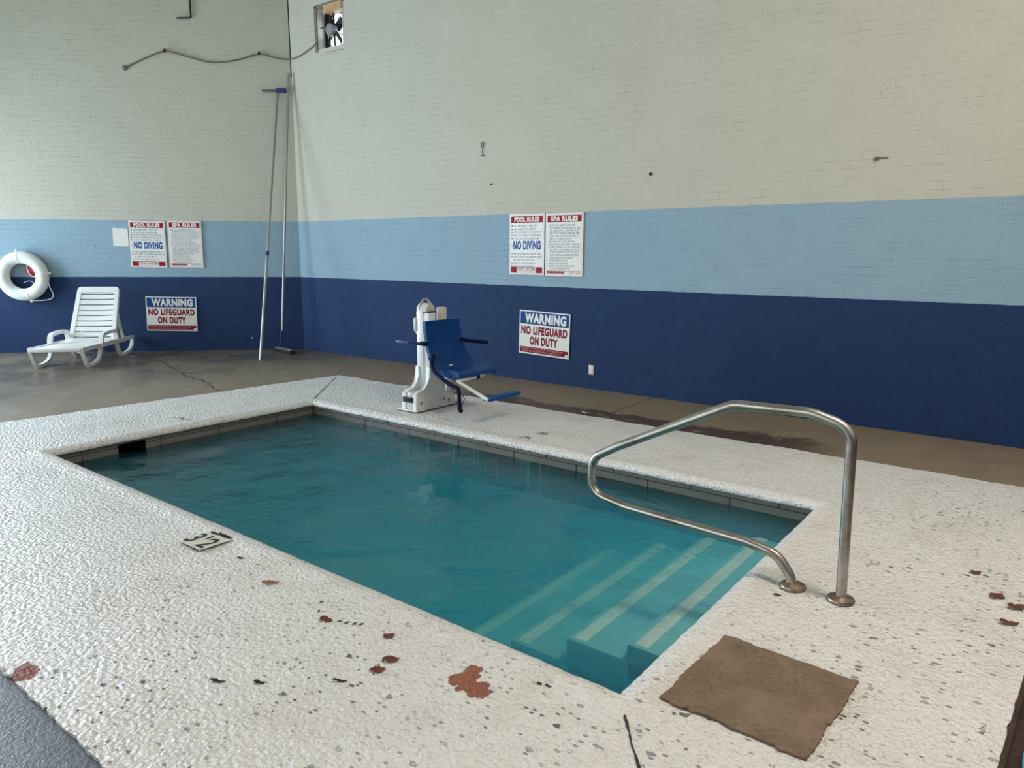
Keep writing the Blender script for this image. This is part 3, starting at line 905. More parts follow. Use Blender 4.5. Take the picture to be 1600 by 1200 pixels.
# back goes down from the top (x 0.24, z 0.90) to the bend and forward along the seat to x 0.66
bp = shell([(0.225, 0.895), (0.235, 0.80), (0.27, 0.64), (0.32, 0.52), (0.345, 0.475)],
           lambda f: (-0.265 - 0.02 * f, 0.205 + 0.05 * f), 0.035, 'backrest', M_BLUE, t, 0.02)
sp = shell([(0.335, 0.49), (0.37, 0.452), (0.45, 0.435), (0.60, 0.44), (0.655, 0.43), (0.672, 0.40)],
           lambda f: (-0.285 - 0.01 * f, 0.255 + 0.04 * f), 0.05, 'seat', M_BLUE, t, 0.025)
bpy.data.objects.remove(sh)
SIDE = [(0.30, 0.56), (0.36, 0.47), (0.45, 0.40), (0.66, 0.375), (0.66, 0.395), (0.45, 0.43), (0.33, 0.52)]
for d0_, d1_ in ((-0.295, -0.270), (0.262, 0.287)):
    bm = NB(); prism(bm, SIDE, d0_, d1_, xz)
    obj('seat_side', bm, M_BLUE2, t)
bm = NB(); box(bm, 0.30, 0.62, -0.16, -0.12, 0.355, 0.40, 0.006); box(bm, 0.30, 0.62, 0.12, 0.16, 0.355, 0.40, 0.006); box(bm, 0.20, 0.36, -0.055, -0.015, 0.42, 0.47, 0.006)
obj('seat_frame', bm, M_LIFTW, t)
# armrests: one folded back beyond the mast, the other forward
bm = NB(); box(bm, -0.10, 0.09, -0.335, -0.285, 0.672, 0.700, 0.01)
a1 = obj('armrest', bm, M_BLUE2, t); a1['label'] = 'blue armrest swung back past the mast'
bm = NB(); box(bm, 0.09, 0.27, -0.328, -0.292, 0.672, 0.698, 0.008); box(bm, 0.20, 0.28, -0.30, -0.26, 0.665, 0.705, 0.006)
obj('arm_bracket', bm, M_NAVY, a1)
bm = NB(); box(bm, 0.20, 0.56, 0.245, 0.290, 0.655, 0.690, 0.012); box(bm, 0.21, 0.28, 0.19, 0.255, 0.655, 0.70, 0.006)
a2 = obj('armrest', bm, M_NAVY, t); a2['label'] = 'dark navy armrest pointing forward'
# foot rest
bm = NB(); tube(bm, fillet([(0.61, 0.04, 0.365), (0.662, -0.29, 0.375), (1.03, -0.285, 0.242)], 0.03, 6), 0.016, 12)
ft = obj('footrest_bar', bm, M_LIFTW, t)
bm = NB(); tube(bm, [(0.606, 0.035, 0.362), (0.60, 0.085, 0.360)], 0.024, 12)
obj('end_cap', bm, M_BLK, ft)
bm = NB(); box(bm, 0.96, 1.06, -0.285, 0.17, 0.225, 0.258, 0.014)
obj('foot_pad', bm, M_BLUE2, ft)['label'] = 'blue foot pad'
# belt dangling over the seat side
bm = NB()
P = catmull([(0.38, -0.30, 0.60), (0.385, -0.325, 0.53), (0.42, -0.345, 0.46), (0.53, -0.36, 0.40), (0.66, -0.365, 0.345), (0.735, -0.365, 0.328), (0.752, -0.365, 0.30), (0.757, -0.365, 0.22), (0.762, -0.365, 0.13), (0.785, -0.365, 0.125)], 6)
tube(bm, P, 0.020, 8, sy=1.0)
obj('seat_belt', bm, M_NAVY, t)['label'] = 'dark navy seat belt hanging down'
bm = NB(); tube(bm, catmull([(0.03, 0.30, 0.06), (0.10, 0.36, 0.10), (0.2, 0.33, 0.05), (0.27, 0.2, 0.004), (0.33, 0.15, 0.006)], 8), 0.005, 6)
obj('power_cable', bm, M_DARK, t)

# ------------------------------------------------------------------ sun lounger
t = thing('sun_lounger', 'white plastic sun lounger with raised slatted back by the blue wall', 'sun lounger', (-4.47, -0.69, FZ), 0)
ax = Vector((-0.70711, 0.70711, 0)); 
t.rotation_euler = (0, 0, 3 * PI / 4)      # local +x runs back towards the wall; local -y is the right side seen from the pool
def uz(a, b, d): return (a, d, b)
for s in (-1, 1):
    d0, d1 = (s * 0.30, s * 0.345)
    bm = NB()
    stroke_prism(bm, [(-0.17, 0.265), (0.2, 0.255), (0.7, 0.25), (1.0, 0.245), (1.3, 0.24), (1.60, 0.235)], [0.055, 0.06, 0.065, 0.065, 0.055, 0.04], d0, d1, uz)
    obj('side_rail', bm, M_WHITE_PL, t)
    bm = NB()
    P = [(p.x, p.z) for p in catmull([(-0.15, 0, 0.25), (-0.10, 0, 0.14), (-0.03, 0, 0.035), (0.06, 0, 0.022), (0.20, 0, 0.035), (0.33, 0, 0.08), (0.40, 0, 0.18), (0.425, 0, 0.27)], 5)]
    stroke_prism(bm, P, [0.042] * len(P), d0, d1, uz)
    lg = obj('leg', bm, M_WHITE_PL, t)
    bm = NB(); box(bm, -0.03, 0.06, min(d0, d1) + 0.003, max(d0, d1) - 0.003, 0.0, 0.03, 0.006)
    obj('foot', bm, M_WHITE_PL, lg)
    bm = NB()
    P = [(p.x, p.z) for p in catmull([(0.95, 0, 0.24), (1.0, 0, 0.13), (1.08, 0, 0.035), (1.17, 0, 0.022), (1.33, 0, 0.035), (1.46, 0, 0.07), (1.54, 0, 0.14), (1.58, 0, 0.245)], 5)]
    stroke_prism(bm, P, [0.045] * len(P), d0, d1, uz)
    lg = obj('leg', bm, M_WHITE_PL, t)
    bm = NB(); box(bm, 1.08, 1.18, min(d0, d1) + 0.003, max(d0, d1) - 0.003, 0.0, 0.03, 0.006)
    obj('foot', bm, M_WHITE_PL, lg)
    bm = NB()
    P = [(p.x, p.z) for p in catmull([(0.42, 0, 0.23), (0.43, 0, 0.32), (0.47, 0, 0.385), (0.56, 0, 0.403), (0.75, 0, 0.41), (0.88, 0, 0.405), (0.935, 0, 0.37), (0.965, 0, 0.26)], 5)]
    stroke_prism(bm, P, 0.045, d0 + s * 0.005, d1 + s * 0.02, uz)
    obj('armrest', bm, M_WHITE_PL, t)
# seat: slatted, slightly dished
bm = NB()
for k in range(11):
    u = -0.15 + k * 0.097
    zc = 0.285 - 0.012 * math.sin(k / 10 * PI)
    box(bm, u, u + 0.088, -0.30, 0.30, zc - 0.018, zc, 0.004)
box(bm, -0.19, -0.15, -0.32, 0.32, 0.235, 0.285, 0.01)
obj('seat', bm, M_WHITE_PL, t)
# back: two stiles, ten cross slats, nine open slots
HB, TB = (0.925, 0.235), (1.345, 1.015)
dv = Vector((TB[0] - HB[0], 0, TB[1] - HB[1])); LB = dv.length; dv.normalize(); nv_ = Vector((-dv.z, 0, dv.x))
def bk(a, s, d):                      # a across, s up along the back, d thickness
    p = Vector((HB[0], 0, HB[1])) + dv * s + nv_ * d
    return (p.x, a, p.z)
bm = NB()
def hw(s): return 0.318 - 0.030 * s / LB
for sg in (-1, 1):
    prism(bm, [(sg * (hw(0) - 0.055), 0), (sg * hw(0), 0), (sg * hw(LB), LB - 0.06), (sg * (hw(LB) - 0.055), LB - 0.06)], -0.012, 0.016, bk)
    prism(bm, [(sg * (hw(0) - 0.004), 0), (sg * (hw(0) + 0.008), 0), (sg * (hw(LB) + 0.008), LB - 0.05), (sg * (hw(LB) - 0.004), LB - 0.05)], -0.03, 0.012, bk)
top = []
h_ = hw(LB)
for k in range(9): a = k / 8 * PI / 2; top.append((h_ - 0.045 + 0.045 * math.sin(a), LB - 0.045 + 0.045 * math.cos(a)))
outl = [(-x, y) for x, y in reversed(top)] 
outl = [(-h_, LB - 0.085)] + outl + top + [(h_, LB - 0.085)]
prism(bm, outl, -0.014, 0.018, bk)
for k in range(10):
    s0 = 0.035 + k * 0.0865 - 0.035; s1 = s0 + 0.0700
    if k == 9: s1 = LB - 0.08
    w0 = hw(s0) - 0.05
    n = 8
    for i in range(n):
        xa, xb = -w0 + 2 * w0 * i / n, -w0 + 2 * w0 * (i + 1) / n
        da = 0.012 - 0.012 * (1 - (xa / w0) ** 2); db = 0.012 - 0.012 * (1 - (xb / w0) ** 2)
        q = [(xa, s0, da), (xb, s0, db), (xb, s1, db), (xa, s1, da)]
        A = [bm.verts.new(bk(*p)) for p in q]; B = [bm.verts.new(bk(p[0], p[1], p[2] - 0.009)) for p in q]
        bm.faces.new(A); bm.faces.new(list(reversed(B)))
        for j in range(4): bm.faces.new((A[j], A[(j + 1) % 4], B[(j + 1) % 4], B[j]))
obj('backrest', bm, M_WHITE_PL, t, smooth=30)
for s in (-1, 1):
    bm = NB()
    stroke_prism(bm, [(1.19, 0.66), (1.25, 0.45), (1.34, 0.25)], 0.04, s * 0.262, s * 0.296, uz)
    obj('back_prop', bm, M_WHITE_PL, t)

# ------------------------------------------------------------------ things on the walls
def on_left(s, z, d=0.0):
    """point on the left wall, s metres from the corner, d metres into the room"""
    c = math.cos(RL)
    return Vector((CX - s * c + d * c, CY - s * c - d * c, z))
def on_right(x, z, d=0.0):
    return Vector((x, CY + (x - CX) * math.tan(RR) - d, z))

def strokes_text(bm, x0, x1, z, h, y, rng, fill=1.0):
    """a line of small illegible print"""
    x = x0; end = x0 + (x1 - x0) * fill
    while x < end:
        for _ in range(rng.randint(2, 7)):
            w = h * 0.5
            k = rng.randint(0, 3)
            if k in (0, 2): box(bm, x, x + w * 0.3, y - 0.0004, y, z, z + h)
            if k in (0, 1): box(bm, x, x + w * 0.8, y - 0.0004, y, z + h * 0.8, z + h)
            if k in (1, 3): box(bm, x, x + w * 0.8, y - 0.0004, y, z, z + h * 0.2)
            if k == 3: box(bm, x + w * 0.5, x + w * 0.8, y - 0.0004, y, z, z + h)
            if k == 2: box(bm, x, x + w * 0.7, y - 0.0004, y, z + h * 0.4, z + h * 0.6)
            x += w
            if x > end: break
        x += h * 0.45

def board(name, loc, rotz, w, h, label, tilt=0.0, group=None):
    t = thing(name, label, 'sign', loc, rotz, group)
    t.rotation_euler = (0, tilt, rotz)
    bm = NB(); box(bm, -w / 2, w / 2, -0.006, 0.0, -h / 2, h / 2, 0.001, 1)
    obj('sign_panel', bm, M_SIGN, t, smooth=0)
    return t
Y1, Y2, Y3 = -0.0066, -0.0073, -0.0080
def patch(t, name, x0, x1, z0, z1, mat, y=Y1):
    bm = NB(); box(bm, x0, x1, y, -0.0055, z0, z1)
    return obj(name, bm, mat, t, smooth=0)
def border(t, w, h, mat, th=0.003, inset=0.012):
    bm = NB(); a, b = w / 2 - inset, h / 2 - inset
    for q in ((-a, a, b - th, b), (-a, a, -b, -b + th), (-a, -a + th, -b, b), (a - th, a, -b, b)): box(bm, q[0], q[1], Y1, -0.0055, q[2], q[3])
    return obj('sign_border', bm, mat, t, smooth=0)

def warning_sign(loc, rotz, w, h, label, tilt=0.0):
    t = board('warning_sign', loc, rotz, w, h, label, tilt, 'no lifeguard warning signs')
    i = 0.015
    patch(t, 'blue_band', -w / 2 + i, w / 2 - i, h / 2 - 0.165, h / 2 - i, M_SBLUE2)
    text_mesh('WARNING', -w / 2 + 0.085, w / 2 - 0.055, h / 2 - 0.150, h / 2 - 0.030, Y2, M_SIGN, 'lettering', t, 0.055)
    text_mesh('NO LIFEGUARD', -w / 2 + 0.032, w / 2 - 0.032, h / 2 - 0.292, h / 2 - 0.187, Y1, M_SDRED, 'lettering', t, 0.055)
    text_mesh('ON DUTY', -w / 2 + 0.165, w / 2 - 0.165, h / 2 - 0.418, h / 2 - 0.313, Y1, M_SDRED, 'lettering', t, 0.055)
    patch(t, 'red_band', -w / 2 + i, w / 2 - i, -h / 2 + 0.018, -h / 2 + 0.088, M_SDRED)
    bm = NB(); r = random.Random(5)
    strokes_text(bm, -w / 2 + 0.03, w / 2 - 0.09, -h / 2 + 0.060, 0.018, Y2, r)
    strokes_text(bm, -w / 2 + 0.06, w / 2 - 0.12, -h / 2 + 0.030, 0.018, Y2, r)
    obj('small_print', bm, M_SPINK, t, smooth=0)
    patch(t, 'corner_mark', w / 2 - 0.055, w / 2 - 0.018, -h / 2 + 0.020, -h / 2 + 0.045, M_SIGN, Y2)
    return t

def pool_rules(loc, rotz, w, h, label, tilt=0.0):
    t = board('pool_rules_sign', loc, rotz, w, h, label, tilt, 'pool rules signs')
    border(t, w, h, M_SPINK)
    patch(t, 'red_band', -w / 2 + 0.025, w / 2 - 0.025, h / 2 - 0.105, h / 2 - 0.028, M_SRED)
    text_mesh('POOL RULES', -w / 2 + 0.075, w / 2 - 0.075, h / 2 - 0.097, h / 2 - 0.037, Y2, M_SIGN, 'lettering', t, 0.055)
    text_mesh('NO DIVING', -w / 2 + 0.06, w / 2 - 0.05, h / 2 - 0.425, h / 2 - 0.315, Y1, M_SBLUE, 'lettering', t, 0.055)
    bm = NB(); r = random.Random(11)
    for k, (z, f) in enumerate(((0.135, .8), (0.175, .78), (0.212, .98), (0.25, .97), (0.288, .9), (0.465, .97), (0.503, .99), (0.54, .72), (0.578, .8), (0.615, .7))):
        strokes_text(bm, -w / 2 + 0.065, w / 2 - 0.03, h / 2 - z - 0.014, 0.020, Y1, r, f)
    obj('small_print', bm, M_STEXT, t, smooth=0)
    bm = NB()
    for z in (0.135, 0.175, 0.212, 0.25, 0.288, 0.37, 0.465, 0.503, 0.578, 0.615): box(bm, -w / 2 + 0.032, -w / 2 + 0.046, Y1, -0.0055, h / 2 - z - 0.012, h / 2 - z + 0.004)
    obj('list_bullets', bm, M_SINK, t, smooth=0)
    patch(t, 'red_band', -w / 2 + 0.025, w / 2 - 0.025, -h / 2 + 0.022, -h / 2 + 0.092, M_SRED)
    patch(t, 'white_label', -w / 2 + 0.115, w / 2 - 0.115, -h / 2 + 0.050, -h / 2 + 0.086, M_SIGN, Y2)
    patch(t, 'white_label', -w / 2 + 0.115, w / 2 - 0.115, -h / 2 + 0.024, -h / 2 + 0.046, M_SIGN, Y2)
    text_mesh('POOL HOURS', -w / 2 + 0.125, w / 2 - 0.125, -h / 2 + 0.055, -h / 2 + 0.081, Y3, M_SDRED, 'lettering', t, 0.02)
    bm = NB(); strokes_text(bm, -w / 2 + 0.14, w / 2 - 0.14, -h / 2 + 0.029, 0.012, Y3, r)
    obj('small_print', bm, M_SPINK, t, smooth=0)
    return t

def spa_rules(loc, rotz, w, h, label, tilt=0.0):
    t = board('spa_rules_sign', loc, rotz, w, h, label, tilt, 'spa rules signs')
    border(t, w, h, M_SPINK)
    patch(t, 'red_band', -w / 2 + 0.025, w / 2 - 0.025, h / 2 - 0.105, h / 2 - 0.028, M_SRED)
    text_mesh('SPA RULES', -w / 2 + 0.075, w / 2 - 0.075, h / 2 - 0.097, h / 2 - 0.037, Y2, M_SIGN, 'lettering', t, 0.055)
    bm = NB(); r = random.Random(23)
    for k in range(17):
        f = (.85, .99, .97, .98, .9, .7, .8, .97, .98, .97, .92, .95, .75, .6, .62, .8, .65)[k]
        strokes_text(bm, -w / 2 + (0.045 if k in (0, 3, 6, 7, 8, 13, 14, 15) else 0.062), w / 2 - 0.03, h / 2 - 0.135 - k * 0.031 - 0.014, 0.019, Y1, r, f)
    obj('small_print', bm, M_STEXT, t, smooth=0)
    patch(t, 'red_band', -w / 2 + 0.025, w * 0.02, -h / 2 + 0.030, -h / 2 + 0.060, M_SRED)
    bm = NB(); strokes_text(bm, -w / 2 + 0.035, w * 0.0, -h / 2 + 0.036, 0.018, Y2, r)
    obj('small_print', bm, M_SPINK, t, smooth=0)
    bm = NB(); box(bm, w * 0.02, w / 2 - 0.025, Y1, -0.0055, -h / 2 + 0.056, -h / 2 + 0.061); strokes_text(bm, w * 0.14, w / 2 - 0.03, -h / 2 + 0.034, 0.014, Y1, r)
    obj('small_print', bm, M_SDRED, t, smooth=0)
    return t

G = 0.010
p = on_right(0.930, 1.643, G); pool_rules(p, RR, 0.520, 0.720, 'pool rules sign with no diving line, on the long right wall')
p = on_right(1.470, 1.638, G); spa_rules(p, RR, 0.522, 0.724, 'spa rules sign on the long right wall, right of the pool rules')
p = on_right(1.200, 0.582, G); warning_sign(p, RR, 0.745, 0.533, 'no lifeguard warning sign on dark blue right wall behind the lift', math.radians(1.5))
p = on_left(2.268, 1.646, G); pool_rules(p, RL, 0.528, 0.706, 'pool rules sign with no diving line, on the left wall', math.radians(0.8))
p = on_left(1.716, 1.649, G); spa_rules(p, RL, 0.500, 0.712, 'spa rules sign on the left wall, beside the leaning poles', math.radians(0.5))
p = on_left(2.000, 0.572, G); warning_sign(p, RL, 0.755, 0.535, 'no lifeguard warning sign on dark blue wall right of the lounger', math.radians(1.2))
# blank notice half behind the pool rules sign
bm = NB(); box(bm, -0.11, 0.11, -0.003, 0, -0.137, 0.137)
o = obj('blank_notice', bm, M_SIGN, None, on_left(2.660, 1.75, 0.002), RL, smooth=0)
o.rotation_euler = (0, math.radians(1.5), RL)
tag(o, 'blank pale square on light blue wall left of the pool rules sign', 'notice')

# power outlet
t = thing('power_outlet', 'cream electrical outlet plate on dark blue right wall', 'outlet', on_right(1.873, 0.212, 0.0), RR)
bm = NB(); box(bm, -0.034, 0.034, -0.009, 0, -0.056, 0.056, 0.003); pl = obj('cover_plate', bm, M_CREAM, t)
for z in (-0.022, 0.022):
    bm = NB(); box(bm, -0.015, 0.015, -0.011, -0.008, z - 0.013, z + 0.013, 0.003); so = obj('socket', bm, M_WHITE_PL, t)

# small wall fittings
t = thing('wall_hook', 'small dark metal hook high on the beige right wall', 'hook', on_right(0.237, 2.80, 0), RR)
bm = NB()
tube(bm, fillet([(-0.018, -0.008, 0.085), (-0.018, -0.012, 0.05), (0.0, -0.016, -0.01), (0.018, -0.012, 0.05), (0.018, -0.008, 0.085)], 0.02, 4), 0.004, 6)
obj('hook_loop', bm, M_DARK, t)
bm = NB(); tube(bm, [(0, -0.016, -0.01), (0, -0.012, -0.07)], 0.004, 6); box(bm, -0.022, 0.022, -0.014, 0, -0.084, -0.070, 0.002)
obj('hook_stem', bm, M_DARK, t)
for x, z, r, lab in ((0.37, 2.372, 0.012, 'tiny rusty anchor in beige wall, above left of the pool rules sign'), (2.544, 2.364, 0.018, 'rusty bolt stub in beige wall, right of the spa rules sign'),
                     (4.715, 2.363, 0.02, 'grey smudged bolt stub on the beige wall at far right')):
    bm = NB(); lathe(bm, [(r, 0), (r, 0.006), (r * 0.5, 0.008), (r * 0.5, 0.03), (r * 0.3, 0.034)], (0, 0, 0), 12, Matrix.Rotation(PI / 2, 4, 'X'))
    if x > 4: box(bm, -0.03, 0.09, -0.004, 0, -0.006, 0.008)
    o = obj('wall_anchor', bm, M_CABLE if x > 4 else M_RUST, None, on_right(x, z, 0), RR); tag(o, lab, 'wall anchor', 'anchors left in the beige wall')
bm = NB(); lathe(bm, [(0.014, 0), (0.014, 0.008), (0.006, 0.02)], (0, 0, 0), 12, Matrix.Rotation(PI / 2, 4, 'X'))
o = obj('wall_nub', bm, M_WHITE_PL, None, on_left(0.808, 0.179, 0), RL); tag(o, 'tiny white cap low on dark blue left wall beside the pole', 'cap')

# ------------------------------------------------------------------ life ring
RS, RZ, RD = 4.075, 1.16, 0.085
t = thing('life_ring', 'white life ring hanging on the left wall by the lounger', 'life ring', on_left(RS, RZ, RD), RL)
bm = NB()
R0, r0 = 0.278, 0.092
g_ = []
for i in range(64):
    a = 2 * PI * i / 64
    g_.append([bm.verts.new(((R0 + r0 * math.cos(b)) * math.cos(a), 0.75 * r0 * math.sin(b), (R0 + r0 * math.cos(b)) * math.sin(a))) for b in [2 * PI * k / 20 for k in range(20)]])
for i in range(64):
    for k in range(20): bm.faces.new((g_[i][k], g_[i][(k + 1) % 20], g_[(i + 1) % 64][(k + 1) % 20], g_[(i + 1) % 64][k]))
obj('ring_body', bm, M_RINGW, t, smooth=60)
bands = []
for a in (97, 7, -77, 187):
    a = math.radians(a); bm = NB()
    for w in (0,):
        R_ = []
        for da in (-0.07, -0.035, 0.035, 0.07):
            rr = r0 + (0.004 if abs(da) < 0.05 else 0.0005)
            R_.append([bm.verts.new(((R0 + rr * math.cos(b)) * math.cos(a + da), 0.75 * rr * math.sin(b) , (R0 + rr * math.cos(b)) * math.sin(a + da))) for b in [2 * PI * k / 20 for k in range(20)]])
        for A, B in zip(R_, R_[1:]):
            for k in range(20): bm.faces.new((A[k], A[(k + 1) % 20], B[(k + 1) % 20], B[k]))
    bd = obj('band', bm, M_WHITE_PL, t, smooth=60)
    bm = NB(); q = Vector(((R0 + r0) * math.cos(a), 0, (R0 + r0) * math.sin(a)))
    box(bm, q.x - 0.018, q.x + 0.018, -0.02, 0.02, q.z - 0.018, q.z + 0.018, 0.008)
    box(bm, q.x * 1.06 - 0.015, q.x * 1.06 + 0.015, -0.016, 0.016, q.z * 1.06 - 0.015, q.z * 1.06 + 0.015, 0.006)
    obj('band_knot', bm, M_WHITE_PL, bd)
bm = NB()
tube(bm, catmull([(0.37, -0.02, 0.03), (0.36, -0.03, -0.05), (0.38, -0.03, -0.17), (0.415, -0.03, -0.26), (0.39, -0.03, -0.33), (0.30, -0.03, -0.36), (0.19, -0.03, -0.365), (0.09, -0.02, -0.365)], 8), 0.006, 6)
obj('grab_rope', bm, M_ROPE, t)
# bag hanging behind the ring, and its cord
t2 = thing('throw_bag', 'red bag hanging on the wall behind the life ring', 'bag', on_left(RS - 0.10, RZ + 0.10, 0.0), RL)
bm = NB(); vs = lathe(bm, [(0.02, -0.10), (0.06, -0.09), (0.075, 0.0), (0.068, 0.08), (0.03, 0.12)], (0, 0, 0), 18)
for v in vs: v.co.y = v.co.y * 0.28 - 0.022; v.co = Matrix.Rotation(math.radians(25), 4, 'Y') @ v.co
obj('bag_body', bm, M_RED, t2, smooth=60)
bm = NB(); tube(bm, catmull([(-0.06, -0.015, 0.11), (-0.04, -0.05, 0.0), (-0.01, -0.05, -0.08), (0.05, -0.05, -0.11), (0.09, -0.03, -0.09)], 8), 0.008, 6)
obj('bag_cord', bm, M_ROPE, t2)
bm = NB(); tube(bm, catmull([(-0.13, -0.02, -0.20), (-0.06, -0.03, -0.175), (0.0, -0.03, -0.19), (0.015, -0.03, -0.25)], 8), 0.005, 6)
obj('cord_tail', bm, M_ROPE, t2)

# ------------------------------------------------------------------ poles leaning in the corner
def pole(bm, a, b, r0, r1, seg=10): tube(bm, [a, Vector(a).lerp(Vector(b), 0.5), b], [r0, (r0 + r1) / 2, r1], seg)
foot = Vector((-3.03, 1.373, FZ)); head = Vector((-3.684, 2.357, 3.909))
t = thing('pool_brush', 'long pole with wide blue brush head, leaning upside down in the corner', 'pool brush', foot)
mid = foot.lerp(head, 0.39)
bm = NB(); pole(bm, Vector((0, 0, 0)), mid - foot, 0.022, 0.022)
obj('lower_pole', bm, M_ALU, t, smooth=60)
bm = NB(); pole(bm, mid - foot, head - foot, 0.017, 0.017)
up_ = obj('upper_pole', bm, M_ALU, t, smooth=60)
bm = NB(); d = (head - foot).normalized(); pole(bm, mid - foot - d * 0.03, mid - foot + d * 0.03, 0.026, 0.026)
obj('pole_clamp', bm, M_DKBLUE, t, smooth=60)
b0, b1 = Vector((-3.835, 2.185, 3.932)), Vector((-3.585, 2.435, 3.950))
bm = NB(); ddir = (b1 - b0).normalized()
Mh = Matrix.Translation((b0 + b1) / 2 - foot) @ Matrix.Rotation(PI / 4, 4, 'Z')
hl = (b1 - b0).length / 2
box(bm, -hl, hl, -0.018, 0.018, -0.028, 0.008, 0.006, 2, Mh)
bh = obj('brush_head', bm, M_GREYBR, t)
bm = NB(); box(bm, hl * 0.15, hl + 0.004, -0.020, 0.020, -0.030, 0.032, 0.006, 2, Mh)
obj('bristles', bm, M_DKBLUE, bh)

btop = Vector((-3.555, 2.475, 4.185)); bbot = Vector((-3.545, 2.12, 0.325)); bh_ = Vector((-3.62, 2.115, FZ + 0.06))
t = thing('push_broom', 'push broom with tall pole standing in the wall corner, head on floor', 'broom', (bh_.x, bh_.y, FZ))
o0 = Vector((bh_.x, bh_.y, FZ))
bm = NB(); pole(bm, bbot - o0, btop - o0, 0.019, 0.016)
obj('broom_pole', bm, M_ALU, t, smooth=60)
bm = NB(); pole(bm, bh_ - o0, bbot - o0 + Vector((0.0, 0, 0.03)), 0.016, 0.014)
obj('broom_socket', bm, M_DKBLUE, t, smooth=60)
bm = NB(); box(bm, -0.13, 0.40, -0.035, 0.035, 0.045, 0.072, 0.008, 2, Matrix.Rotation(-0.12, 4, 'Z'))
hd = obj('broom_head', bm, M_GREYBR, t)
bm = NB(); box(bm, -0.135, 0.405, -0.045, 0.045, 0.0, 0.05, 0.01, 2, Matrix.Rotation(-0.12, 4, 'Z'))
obj('bristles', bm, M_BLK, hd)

# ------------------------------------------------------------------ exhaust fan in the right wall
fw_, fh_ = FANX1 - FANX0, FANZ1 - FANZ0
fc = Vector(((FANX0 + FANX1) / 2, 0, (FANZ0 + FANZ1) / 2))
rot = Matrix.Rotation(RR, 4, 'Z')
t = thing('exhaust_fan', 'exhaust fan set in a square wall opening near the corner', 'fan', Vector((CX, CY, 0)) + rot @ fc, RR)
a, b = fw_ / 2, fh_ / 2
bm = NB(); th = 0.006; D = 0.20
for q in ((-a, -a + th, -b, b), (a - th, a, -b, b), (-a, a, -b, -b + th)): box(bm, q[0], q[1], -0.01, D, q[2], q[3])
obj('wall_sleeve', bm, M_LIFTW, t, smooth=0)
bm = NB()
box(bm, -a - 0.035, -a + 0.02, -0.018, 0.004, -b - 0.02, b + 0.03, 0.004); box(bm, -a - 0.035, a + 0.02, -0.018, 0.004, b - 0.02, b + 0.03, 0.004)
obj('sheet_trim', bm, M_TRIM, t, smooth=0)
bm = NB(); box(bm, -0.10, a - th, -0.03, 0.10, b - 0.11, b - 0.004, 0.004)
obj('wood_header', bm, M_WOOD, t, smooth=0)
# orifice panel
bm = NB(); n = 40; ro = 0.235; cz_ = -0.035
ring_o = []; ring_i = []
for k in range(n):
    an = 2 * PI * k / n; c_, s_ = math.cos(an), math.sin(an)
    m_ = max(abs(c_) / (a - th), abs(s_) / (b - 0.02))
    ring_o.append((c_ / m_, s_ / m_)); ring_i.append((ro * c_, cz_ + ro * s_))
for y in (D - 0.06, D - 0.05):
    A = [bm.verts.new((p[0], y, p[1])) for p in ring_o]; B = [bm.verts.new((p[0], y, p[1])) for p in ring_i]
    for k in range(n): bm.faces.new((A[k], A[(k + 1) % n], B[(k + 1) % n], B[k]))
obj('orifice_panel', bm, M_FAN, t, smooth=0)
bm = NB(); lathe(bm, [(0.02, 0), (0.075, 0.004), (0.082, 0.02), (0.082, 0.10), (0.06, 0.12)], (-0.03, 0.0, cz_), 24, Matrix.Rotation(-PI / 2, 4, 'X'))
obj('motor', bm, M_MOTOR, t)
bm = NB()
for x in (-0.06, 0.06): tube(bm, [(x - 0.03, 0.06, -b + 0.01), (x * 0.8 - 0.03, 0.06, b - 0.09)], 0.014, 8)
tube(bm, [(-a + 0.01, 0.06, 0.03), (a - 0.01, 0.06, 0.03)], 0.007, 8)
tube(bm, [(0.03, 0.06, -0.06), (a - 0.01, 0.06, -b + 0.12)], 0.006, 8)
obj('motor_mount', bm, M_FAN, t)
for k in range(4):
    bm = NB(); an = k * PI / 2 + 0.9
    Mb = Matrix.Translation((-0.03, 0.125, cz_)) @ Matrix.Rotation(an, 4, 'Y') @ Matrix.Rotation(0.5, 4, 'X')
    box(bm, 0.03, ro - 0.015, -0.003, 0.003, -0.055, 0.055, 0.002, 1, Mb)
    obj('fan_blade', bm, M_FAN, t)
bm = NB(); box(bm, -0.06, 0.26, -0.014, -0.0, -b - 0.075, -b - 0.055, 0.002)  # pale metal strip standing in for a lit gap below the fan
o = obj('lit_gap_strip', bm, M_GALV, t, smooth=0)

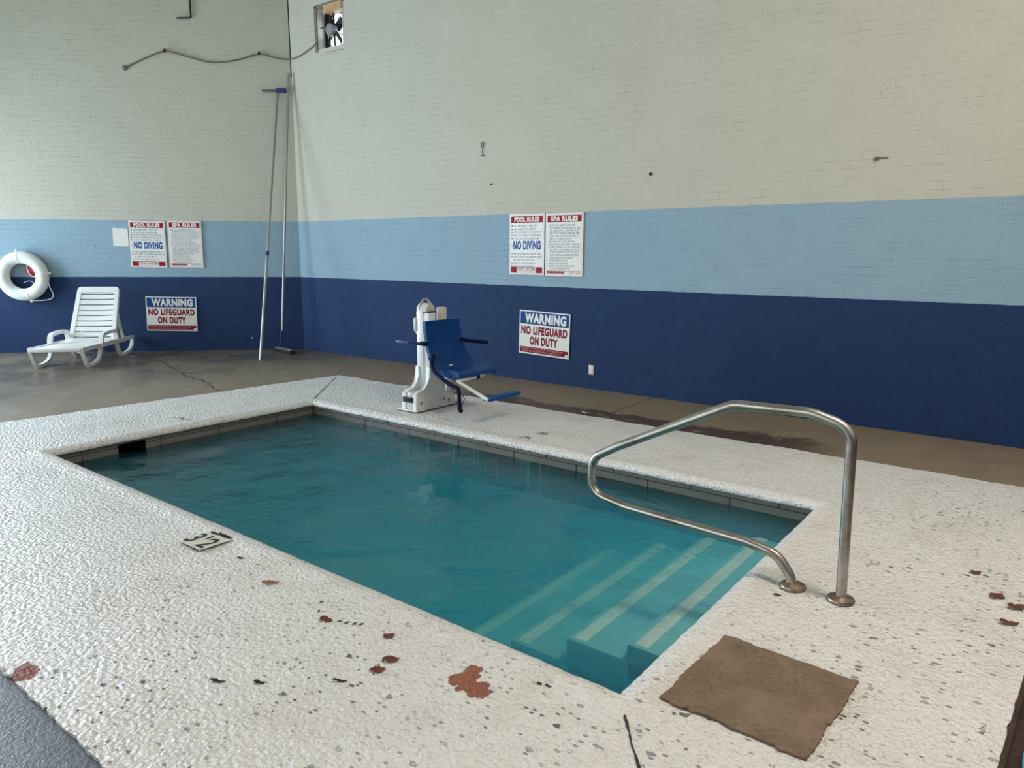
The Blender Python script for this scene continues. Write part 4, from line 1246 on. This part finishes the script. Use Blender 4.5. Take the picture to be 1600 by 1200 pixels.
# cable along the wall into the fan
t = thing('wall_cable', 'grey cable drooping across the corner up to the fan', 'cable', on_left(1.8, 4.4, 0))
og = on_left(1.8, 4.4, 0)
ptsC = [on_left(2.373, 4.205, 0.014), on_left(2.1, 4.34, 0.014), on_left(1.805, 4.447, 0.016), on_left(1.5, 4.39, 0.014), on_left(1.159, 4.317, 0.014), on_left(0.8, 4.36, 0.014), on_left(0.458, 4.459, 0.016),
        on_left(0.2, 4.41, 0.016), on_left(0.03, 4.40, 0.02), on_right(-3.45, 4.40, 0.016), on_right(-3.25, 4.43, 0.014), on_right(-3.02, 4.49, 0.014), on_right(-2.92, 4.52, 0.02)]
bm = NB(); tube(bm, catmull([p - og for p in ptsC], 6), 0.0105, 8)
obj('cable_run', bm, M_CABLE, t, smooth=60)
for q in (on_left(1.805, 4.452, 0.012), on_left(0.458, 4.464, 0.012)):
    bm = NB(); box(bm, -0.012, 0.012, -0.022, 0.012, -0.018, 0.03, 0.003, 1, Matrix.Translation(q - og) @ Matrix.Rotation(RL, 4, 'Z'))
    obj('cable_clip', bm, M_DARK, t)
bm = NB(); lathe(bm, [(0.035, 0), (0.035, 0.02), (0.02, 0.03)], on_left(2.385, 4.20, 0.0) - og, 12, Matrix.Rotation(RL, 4, 'Z') @ Matrix.Rotation(PI / 2, 4, 'X'))
obj('cable_end', bm, M_CABLE, t)
# conduit stub coming down the left wall
bm = NB()
P0 = on_left(1.399, HC - 0.01, 0.02)
og = on_left(1.399, 4.92, 0.0)
tube(bm, fillet([P0 - og, on_left(1.399, 4.925, 0.02) - og, on_left(1.60, 4.915, 0.02) - og], 0.02, 5), 0.012, 8)
o = obj('conduit_pipe', bm, M_DARK, None, og, smooth=60)
tag(o, 'thin dark conduit coming down the left wall and turning left', 'conduit')

# ceiling lamp out of the frame that warms the right wall
t = thing('ceiling_light', 'warm ceiling light over the right part of the pool hall', 'ceiling light', (7.4, -1.7, HC))
bm = NB(); box(bm, -1.2, 1.2, -0.6, 0.6, -0.07, 0.0, 0.01)
obj('lamp_housing', bm, M_WHITE_PL, t)
lamp = area('lamp_light', (7.4, -1.7, HC - 0.09), (0, 0, 0), 2.3, 1.1, 190, (1.0, 0.88, 0.78))
lamp.parent = t; lamp.location = (0, 0, -0.09)
